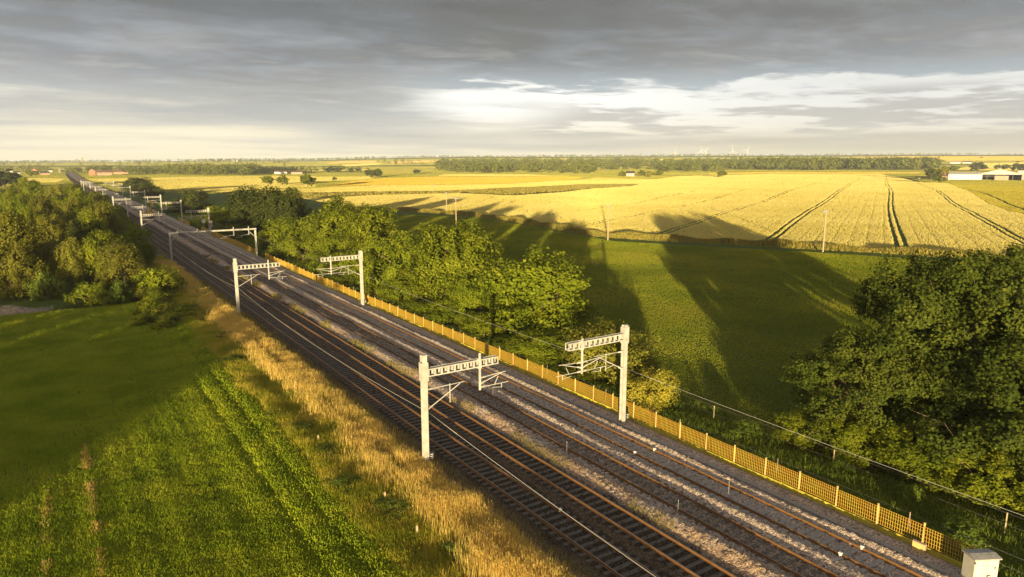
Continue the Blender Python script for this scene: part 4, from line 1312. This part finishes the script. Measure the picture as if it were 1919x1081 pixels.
def verge():
    r = np.random.default_rng(191)
    # golden grass along the cess
    n = 52000
    y = 8 + 150 * r.uniform(0, 1, n) ** 1.7
    x = 18.35 + .6 * vnoise(0 * y, y, 5.0, 305) + r.normal(0, .85, n)
    clump = vnoise(x, y, 2.6, 300)
    x = x - .75 * np.clip(vnoise(0 * y, y, 7.0, 310) + .1, 0, 1) * (x < 18.2)
    k = (x < 20.15 + .2 * np.sin(y)) & (r.uniform(0, 1, n) < .72 + .5 * clump)
    k &= r.uniform(0, 1, n) < np.clip((120 - y) / 30, .22, 1)
    x, y, clump = x[k], y[k], clump[k]
    h = .84 + .20 * clump - .28 * np.clip((x - 19.3) / 1.0, 0, 1)
    wd = .016 * np.maximum(1, y / 45)
    V, F = blades(np.stack([x, y, terrain(x, y)], 1), 8, h, wd, .15 + 0 * x, .17, 192, .5, (.5, 1.25))
    tag(link_mesh('golden_grass', V, F, M['gold']), 'tall dry golden grass along the left edge of the tracks', 'grass', kind='stuff')
    # green-yellow verge between field and golden grass
    n = 60000
    y = 8 + 160 * r.uniform(0, 1, n) ** 1.3
    x = 13.0 + 6.6 * r.uniform(0, 1, n) + .4 * vnoise(0 * y, y, 4.0, 331)
    c2 = vnoise(x, y, 3.1, 320)
    h = .50 + .20 * c2
    wd = .024 * np.maximum(1, y / 45)
    V, F = blades(np.stack([x, y, terrain(x, y)], 1), 7, np.maximum(h, .2), wd, .18 + 0 * x, .38, 194, .3)
    tag(link_mesh('verge_grass', V, F, M['verge']), 'mixed green and yellow grass on the verge beside the left-hand field', 'grass', kind='stuff')
    # sparse weeds at the edge of the ballast
    n = 2600
    y = 8 + 120 * r.uniform(0, 1, n) ** 1.5; x = 20.3 + np.abs(r.normal(0, .35, n))
    V, F = blades(np.stack([x, y, np.full(n, -.22)], 1), 5, np.full(n, .38), .015 * np.maximum(1, y / 32), .1 + 0 * x, .4, 196, .3)
    tag(link_mesh('ballast_weed_grass', V, F, M['rough']), 'thin brown weeds at the foot of the golden grass beside the ballast', 'grass', kind='stuff')
    # tufts on the ballast heap between the inner tracks
    n = 2400
    y = 12 + 150 * r.uniform(0, 1, n) ** 1.5; x = 27.3 + r.normal(0, .28, n)
    k = np.sin(y * .55) + .6 * np.sin(y * .21) > .1
    x, y = x[k], y[k]
    V, F = blades(np.stack([x, y, ballast_z(x, y) - .02], 1), 6, np.full(len(x), .22), .02 * np.maximum(1, y / 32), .13 + 0 * x, .6, 198, .3)
    tag(link_mesh('heap_tuft_grass', V, F, M['rough']), 'brown grass tufts on the ballast heap between the inner tracks', 'grass', kind='stuff')


verge()
br = random.Random(31)
for i in range(17):
    y = 20 + i * 5.4 + br.uniform(-1.5, 1.5); x = br.uniform(14.0, 17.0)
    put_tree('bramble_bush', P_BUSH[0], x, y, br.uniform(.5, .8), br.uniform(.9, 1.8), 'low dark green bramble clump in the verge left of the golden grass', 'bush', 'bramble clumps in the left verge')
for i in range(26):
    y = 13 + i * 6.2 + br.uniform(-2, 2); x = br.uniform(39.6, 43.6)
    if 36 < y < 46: continue
    put_tree('bank_bush', P_BUSH[i % 2], x, y, br.uniform(.7, 1.5), br.uniform(.8, 1.7), 'low dark bush on the weedy bank behind the yellow fence', 'bush', 'low bushes on the bank', mat=M['bramble'])
for i in range(18):
    y = 94 + i * 2.3; x = br.uniform(8.5, 14.6)
    put_tree('verge_shrub', P_BUSH[i % 2], x, y, br.uniform(1.2, 2.4), br.uniform(1.4, 2.4), 'shaded olive shrub between the field end and the tracks', 'bush', 'shrubs at the far end of the left verge', mat=[M['ash'], M['willow'], M['oak']][i % 3])
for (px, py, lab) in ((597, 835, 'pale wooden stake farthest up the left verge'), (722, 945, 'pale wooden stake in the middle of the left verge'), (782, 1010, 'pale wooden stake lowest in the left verge')):
    p = gt(px, py)
    m = MB(); m.box(p[0] - .05, p[0] + .05, p[1] - .05, p[1] + .05, p[2] - .3, p[2] + .8); m.box(p[0] - .035, p[0] + .035, p[1] - .035, p[1] + .035, p[2] + .8, p[2] + .84)
    tag(m.build('wooden_stake', M['pole']), lab, 'stake')

# bare earth and rubble at the end of the left-hand field
V = np.array([[a, b, float(terrain(a, b)) + .04] for a, b, _ in E_])
tag(link_mesh('bare_earth', V, [tuple(range(len(V)))], M['earth']), kind='structure')
c = gt(12, 588)
r = np.random.default_rng(201)
hv, hf = [], []
gx = np.linspace(-5.5, 5.5, 60); gy = np.linspace(-3.2, 3.2, 40)
GX, GY = np.meshgrid(gx, gy)
HZ = 1.25 * np.exp(-(GX / 2.9) ** 2 - (GY / 1.5) ** 2) + r.normal(0, .06, GX.shape) - .06
V = np.stack([GX + c[0], GY + c[1], HZ + c[2]], -1).reshape(-1, 3)
i = np.arange(39)[:, None]; j = np.arange(59)[None, :]
F = np.stack([i * 60 + j, i * 60 + j + 1, (i + 1) * 60 + j + 1, (i + 1) * 60 + j], -1).reshape(-1, 4)
tag(link_mesh('rubble_heap', V, F, M['rubble']), 'low heap of rubble and soil at the far end of the left-hand field', 'rubble heap')



# ------------------------------------------------------------------ buildings
def house(name, label, cat, px, by, wpx, hpx, roofpx, dpt, wall, roof, nwin=3, floors=2, chim=0, rot=0.0, hip=False, rise=None):
    """gabled house whose long side faces the viewer; sizes given as seen, built at true size"""
    p = gt(px, by); d = depth(p[0], p[1]); k = d / FPX
    Wd, Hh, Rh = wpx * k, hpx * k, roofpx * k
    o = thing(name, label, cat, (p[0], p[1], p[2] - .2), -math.atan2(p[0], p[1]) + rot)
    m = MB(); m.box(-Wd / 2, Wd / 2, 0, dpt, 0, Hh); 
    m.prism([(0, Hh), (dpt, Hh), (dpt / 2, Hh + Rh * .97)], -Wd / 2, Wd / 2, 'x')
    m.build('wall', wall, o)
    m = MB(); e = .35; t = .18
    m.prism([(-e, Hh - .1), (dpt / 2, Hh + Rh), (dpt + e, Hh - .1), (dpt + e, Hh + t), (dpt / 2, Hh + Rh + t), (-e, Hh + t)], -Wd / 2 - e, Wd / 2 + e, 'x')
    ro = m.build('roof', roof, o)
    for c_ in range(chim):
        x = -Wd / 2 + Wd * (c_ + .5) / chim
        m = MB(); m.box(x - .5, x + .5, dpt / 2 - .4, dpt / 2 + .4, Hh + Rh - .6, Hh + Rh + 1.6); m.box(x - .6, x + .6, dpt / 2 - .5, dpt / 2 + .5, Hh + Rh + 1.6, Hh + Rh + 1.8)
        m.build('chimney', M['brick'], ro)
    for f_ in range(floors):
        for i_ in range(nwin):
            x = -Wd / 2 + Wd * (i_ + .5) / nwin; z = Hh * (f_ + .5) / floors
            hw, hh_ = min(.7, Wd / nwin * .3), min(.75, Hh / floors * .28)
            m = MB(); m.box(x - hw, x + hw, -.04, .05, z - hh_, z + hh_); w_o = m.build('window', M['white'], o)
            m = MB(); m.box(x - hw * .85, x + hw * .85, -.055, -.042, z - hh_ * .85, z + hh_ * .85); m.build('pane', M['glass'], w_o)
    return o


def barn(name, label, px, by, wpx, hpx, roofpx, dpt, wall, roof, open_bays=0, rot=0.0, gable=False):
    p = gt(px, by); d = depth(p[0], p[1]); k = d / FPX
    Wd, Hh, Rh = wpx * k, hpx * k, roofpx * k
    o = thing(name, label, 'barn', (p[0], p[1], p[2] - .2), -math.atan2(p[0], p[1]) + rot)
    m = MB()
    if open_bays:
        m.box(-Wd / 2, Wd / 2, dpt - .2, dpt, 0, Hh)
        m.box(-Wd / 2, -Wd / 2 + .3, 0, dpt - .2, 0, Hh); m.box(Wd / 2 - .3, Wd / 2, 0, dpt - .2, 0, Hh)
        m.build('wall', M['slate'], o)
        for i_ in range(open_bays + 1):
            x = -Wd / 2 + .2 + (Wd - .4) * i_ / open_bays
            m = MB(); m.box(x - .18, x + .18, -.1, .26, 0, Hh); m.build('post', M['steel_dk'], o)
        b = MB(); b.box(-Wd * .12, Wd * .2, -.02, .0, 0, Hh * .8); b.build('cladding', wall, o)
    else:
        m.box(-Wd / 2, Wd / 2, 0, dpt, 0, Hh)
        m.build('wall', wall, o)
        for i_ in range(max(2, int(Wd / 9))):
            x = -Wd / 2 + Wd * (i_ + .5) / max(2, int(Wd / 9))
            m = MB(); m.box(x - .06, x + .06, -.05, 0, 0, Hh); m.build('rib', M['tin'], o)
    m = MB(); e = .6
    if gable:
        m.prism([(-Wd / 2 - e, Hh), (0, Hh + Rh), (Wd / 2 + e, Hh), (Wd / 2 + e, Hh + .5), (0, Hh + Rh + .5), (-Wd / 2 - e, Hh + .5)], -e, dpt + e)
        m.prism([(-Wd / 2, Hh + .02), (Wd / 2, Hh + .02), (0, Hh + Rh)], .3, .6)
    else:
        m.prism([(-e, Hh), (dpt / 2, Hh + Rh), (dpt + e, Hh), (dpt + e, Hh + .3), (dpt / 2, Hh + Rh + .3), (-e, Hh + .3)], -Wd / 2 - e, Wd / 2 + e, 'x')
    m.build('roof', roof, o)
    return o


barn('barn', 'long low white-walled barn with grey roof in the right-hand farmyard', 1808, 337, 52, 10, 4, 16, M['render'], M['tin'])
barn('open_shed', 'wide open-fronted shed under a broad pale roof beside the white barn', 1873, 338, 66, 11, 9, 22, M['cladding'], M['tin'], 5, gable=True)
barn('barn', 'pinkish clad barn cut off by the right edge of the picture', 1925, 338, 30, 13, 5, 18, M['cladding'], M['render'])
house('farmhouse', 'small red brick house between the yellow tree and the white barn', 'house', 1770, 338, 9, 8, 3, 7, M['brick'], M['tile'], 2, 2, 1)
house('pink_house', 'pink house with dark slate roof and chimney at the far edge of the wheat', 'house', 1181, 330.5, 15, 6, 4, 9, M['pink'], M['slate'], 3, 2, 1)
house('hill_farmhouse', 'white farmhouse with red roof on the right-hand hillside', 'house', 1790, 306.5, 16, 3, 2, 9, M['render'], M['brick'], 4, 2, 0)
house('hill_barn', 'dark hillside barn right of the white farmhouse', 'barn', 1812, 306.5, 14, 3, 2, 9, M['tin'], M['slate'], 2, 1, 0)
barn('farm_shed', 'low pale shed with brown roof among trees behind the three field trees', 526, 326, 22, 4, 2.5, 14, M['render'], M['tile'])
barn('farm_shed', 'second low shed with brown roof right of the pale one', 556, 326.5, 20, 4, 2.5, 14, M['cladding'], M['tile'])
house('brick_house', 'orange brick gable house left of the railway', 'house', 72, 326, 11, 7, 4, 9, M['brick'], M['tile'], 2, 2, 1, rot=1.45)
house('bungalow', 'low orange-walled house with dark roof beside the brick gable house', 'house', 85, 328, 14, 4, 3, 8, M['brick_pale'], M['slate'], 3, 1, 0)
house('white_house', 'small white house left of the overbridge', 'house', 93, 323, 8, 4, 3, 7, M['render'], M['slate'], 2, 2, 1)
house('white_house', 'white gabled house above the dark copse at the far left', 'house', 32, 326, 9, 3, 2.5, 7, M['render'], M['slate'], 2, 1, 0)
house('white_house', 'tiny white house nearest the left edge of the picture', 'house', 20, 323, 6, 3, 2, 7, M['render'], M['slate'], 2, 1, 0)
house('brick_house', 'tall orange gable end of the long brick building right of the railway', 'house', 180, 329, 10, 9, 4, 9, M['brick'], M['tile'], 1, 2, 0, rot=1.5)
house('long_brick_building', 'long orange brick building with brown roof right of the railway', 'building', 196, 329, 24, 6, 4, 10, M['brick_pale'], M['tile'], 8, 2, 0)
house('brick_house', 'orange brick house with hipped brown roof right of the long building', 'house', 221, 327, 13, 5, 4, 9, M['brick_pale'], M['tile'], 3, 2, 1)
house('brick_house', 'smaller brown-roofed house at the right end of the village', 'house', 234, 326, 10, 4, 3, 8, M['brick_pale'], M['tile'], 2, 2, 0)
house('white_house', 'white house showing through trees above the central wood', 'house', 986, 306, 5, 2, 1.5, 8, M['render'], M['tile'], 2, 1, 0)
house('hilltop_building', 'large pale building on the wooded skyline left of centre', 'building', 440, 303.5, 9, 4, 1, 20, M['render'], M['tin'], 5, 2, 0)

# road bridge over the railway at the vanishing end of the line
Yb = 1500.0; xb = track_x(Yb) + 29; zb = rail_lift(Yb)
ob = thing('overbridge', 'pale flat road bridge crossing the railway where the tracks vanish', 'bridge', (xb, Yb, zb))
m = MB(); m.box(-19, 19, -5, 5, 5.6, 6.6); m.build('deck', M['concrete'], ob)
m = MB(); m.box(-19, 19, -5.3, -5.0, 6.2, 7.4); m.build('parapet', M['concrete'], ob)
for x in (-17, 17):
    m = MB(); m.box(x - 1.2, x + 1.2, -4.6, 4.6, -1, 5.6); m.build('pier', M['concrete'], ob)
for px, lab in ((120, 'left pale tower-like post standing on the overbridge'), (143, 'right pale tower-like post standing on the overbridge'), (127, 'tall thin lamp column behind the overbridge')):
    p = at_depth(px, 318, 1290)
    o = thing('lamp_column', lab, 'lamp post', (p[0], p[1], float(terrain(p[0], p[1]))))
    hh = 11 if px != 127 else 19
    m = MB(); m.tube((0, 0, 0), (0, 0, hh), .55 if px != 127 else .35, .3); m.build('column', M['concrete'], o)
    m = MB(); m.box(-1.2, 1.2, -.4, .4, hh, hh + .6); m.build('head', M['concrete'], o)

# yellow road-rail excavator standing on the third track
ex = thing('excavator', 'yellow excavator with raised arm standing on the tracks by the far masts', 'excavator', (30.4, 287, 0), math.radians(8))
m = MB()
for s in (-1, 1): m.box(s * .95 - .25, s * .95 + .25, -1.7, 1.7, .1, .85)
m.build('crawler_tracks', M['steel_dk'], ex)
m = MB(); m.prism([(-1.5, 1.0), (1.6, 1.0), (1.6, 1.9), (.4, 2.3), (-1.5, 2.3)], -1.3, 1.3, 'x'); m.build('body', M['yellow'], ex)
m = MB(); m.prism([(-1.7, 1.0), (-.1, 1.0), (-.1, 3.1), (-1.2, 3.1), (-1.7, 2.2)], -1.35, -.3, 'x'); cbx = m.build('cab', M['yellow'], ex)
m = MB(); m.prism([(-1.5, 2.0), (-.3, 2.0), (-.3, 2.95), (-1.15, 2.95)], -1.37, -.28, 'x'); m.build('cab_glass', M['glass'], cbx)
m = MB(); m.prism([(-1.2, 1.9), (-.6, 1.9), (-1.0, 4.3), (-1.7, 6.2), (-2.1, 6.2), (-1.6, 4.2)], .0, .55, 'x'); m.build('boom', M['yellow'], ex)
m = MB(); m.prism([(-2.2, 6.3), (-1.5, 6.4), (-3.3, 4.4), (-3.6, 4.5)], .05, .5, 'x'); m.build('stick', M['yellow'], ex)
m = MB(); m.prism([(-3.9, 4.6), (-3.1, 4.6), (-3.2, 3.7), (-3.8, 3.5), (-4.2, 3.9)], -.25, .8, 'x'); m.build('bucket', M['steel_dk'], ex)

# parked vehicles by the farm
for i, (px, lab, mt) in enumerate(((1722, 'silver car parked left of the farm trees', 'tin'), (1730, 'dark car parked next to the silver one by the farm trees', 'black'))):
    p = gt(px, 335)
    o = thing('parked_car', lab, 'car', (p[0], p[1], p[2]), -AZ + .4)
    m = MB(); m.prism([(-2.1, .35), (2.1, .35), (2.1, .85), (1.2, .95), (.7, 1.5), (-1.2, 1.5), (-1.8, .95), (-2.1, .9)], -.85, .85); m.build('body', M[mt], o)
    m = MB(); m.prism([(.95, .98), (.62, 1.42), (-1.1, 1.42), (-1.5, .98)], -.87, .87); m.build('windows', M['glass'], o)
    for x in (-1.3, 1.3):
        for y in (-.8, .8):
            m = MB(); m.tube((x, y - .12, .33), (x, y + .12, .33), .33, n=12); m.build('wheel', M['black'], o)


# ------------------------------------------------------------------ telegraph poles, wind turbines, chimneys
def pole(label, px, by, ty, arms=1, mat='pole', lean=0.0):
    p = gt(px, by); top = at_depth(px, ty, depth(p[0], p[1])); h = top[2] - p[2]
    o = thing('utility_pole', label, 'utility pole', tuple(p), -math.atan2(p[0], p[1]))
    m = MB(); m.tube((0, 0, -.5), (lean, 0, h), .20, .13, 8); m.build('shaft', M[mat], o)
    m = MB()
    if arms == 1:
        m.box(lean - 1.0, lean + 1.0, -.10, .0, h - .35, h - .22)
        for x in (-.9, 0, .9): m.tube((lean + x, -.05, h - .22), (lean + x, -.05, h + .12), .07, .05, 6)
        m.tube((lean - .8, -.05, h - .3), (lean, -.05, h - 1.2), .05); m.tube((lean + .8, -.05, h - .3), (lean, -.05, h - 1.2), .05)
    elif arms == 2:
        m.box(lean - 1.5, lean + 1.5, -.12, .0, h - .5, h - .3)
        for x in (-1.3, -.7, 0, .7, 1.3): m.tube((lean + x, -.06, h - .3), (lean + x, -.06, h + .1), .09, .06, 6)
    else:
        m.box(lean - .5, lean + .5, -.25, .0, h - .6, h + .1); m.box(lean - .3, lean + .6, .0, .2, h - .5, h - .2)
    m.build('crossarm', M['steel_dk'], o)
    return o


pole('wooden power pole with three insulators at the hedge strip in mid-picture', 1139, 451, 383, 1)
pole('power pole with wide crossarm rising behind the tall domed tree', 855, 424, 369, 2)
pole('thin pole in the shaded wheat left of the wide-crossarm pole', 837, 399, 360, 1)
pole('pale bare pole at the pasture edge on the right', 1542, 472, 394, 3)
pole('distant faint pole in the golden field, first beyond the shaded wheat', 812, 362, 344, 1)
pole('distant faint pole in the golden field, second beyond the shaded wheat', 806, 343, 331, 1)
pole('far pole at the gap left of the central wood', 801, 329, 318, 1, 'brick_pale')
wire('power_line', 'fine power line hung between the two left field poles',
     [tuple(at_depth(855, 369.5, depth(*gt(855, 424)[:2]))), tuple(at_depth(837, 360.5, depth(*gt(837, 399)[:2])))], .02, .6, M['wire'])

for i, (px, by, hy, rot, R_, lab) in enumerate([
    (1265, 293.5, 286.0, .05, 9.5, 'leftmost white wind turbine, standing alone'), (1313, 293, 284.0, .1, 10, 'taller white wind turbine of the middle pair'),
    (1321.5, 294, 283.0, .62, 9, 'shorter white wind turbine just right of the middle pair'), (1372, 296, 283.5, -.1, 10, 'white wind turbine fourth from the left, lowest based'),
    (1399.5, 293.5, 282.0, .45, 9, 'rightmost white wind turbine')]):
    dep = 4300.0
    k = dep / FPX
    b = at_depth(px, by + 1.5, dep); h = (by + 1.5 - hy) * k
    o = thing('wind_turbine', lab, 'wind turbine', tuple(b), -math.atan2(b[0], b[1]), 'wind turbines on the far hill')
    m = MB(); m.tube((0, 0, -20), (0, 0, h), 2.0, 1.2, 10); m.build('tower', M['tin'], o)
    m = MB(); m.box(-1.3, 1.3, -3, 6, h - 1.1, h + 1.5); m.tube((0, -3, h), (0, -5.5, h), 1.2, .6, 10); m.build('nacelle', M['tin'], o)
    for q in range(3):
        a = rot + q * 2.0944
        dx, dz = math.sin(a), math.cos(a)
        L = R_ * k
        n_, m_ = dz, -dx
        mb2 = MB()
        for (l0, l1, w0, w1) in ((0, .22, .8, 1.9), (.22, 1.0, 1.9, .5)):
            pts = [(l0, -w0 * .35), (l0, w0 * .65), (l1, w1 * .65), (l1, -w1 * .35)]
            P4 = [(dx * l * L + n_ * s_, dz * l * L + m_ * s_) for l, s_ in pts]
            kk = len(mb2.v)
            for yv in (-4.6, -4.0):
                mb2.v += [(a_, yv, h + c_) for a_, c_ in P4]
            mb2.f += [(kk, kk + 1, kk + 2, kk + 3), (kk + 7, kk + 6, kk + 5, kk + 4)] + [(kk + i_, kk + (i_ + 1) % 4, kk + 4 + (i_ + 1) % 4, kk + 4 + i_) for i_ in range(4)]
        mb2.build('blade', M['tin'], o)

for px, ty, rw, lab in ((142.5, 297.5, 14, 'wider pale cooling tower faint on the left skyline'), (153.5, 295, 9, 'tall pale chimney faint on the left skyline'), (159, 301.5, 12, 'low pale block beside the skyline chimney')):
    dep = 5600.0; b = at_depth(px, 304.5, dep); h = at_depth(px, ty, dep)[2] - b[2]
    o = thing('power_station_tower', lab, 'tower', tuple(b))
    m = MB()
    prof = [(0, 1.25), (.35, 1.0), (.7, .86), (1.0, .95)] if rw == 14 else [(0, 1.0), (1.0, .9)]
    for (a0, r0), (a1, r1) in zip(prof[:-1], prof[1:]): m.tube((0, 0, a0 * h - (25 if a0 == 0 else 0)), (0, 0, a1 * h), r0 * rw, r1 * rw, 14, cap=(a1 == 1.0))
    m.build('shell', M['cladding'], o)

# ------------------------------------------------------------------ haze
HAZE = True
if HAZE:
    hz = bpy.data.materials.new('haze'); hz.use_nodes = True
    t = NT(hz.node_tree)
    pv = t.n('ShaderNodeVolumePrincipled', {'Color': (.84, .90, .96, 1), 'Density': 0.00009, 'Anisotropy': 0.0})
    t.n('ShaderNodeOutputMaterial', {'Volume': pv.outputs[0]})
    m = MB(); m.box(-15500, 15500, -15500, 15500, -3.0, 132.0)
    tag(m.build('haze', hz), 'thin warm evening haze over the whole landscape', 'haze', kind='stuff')
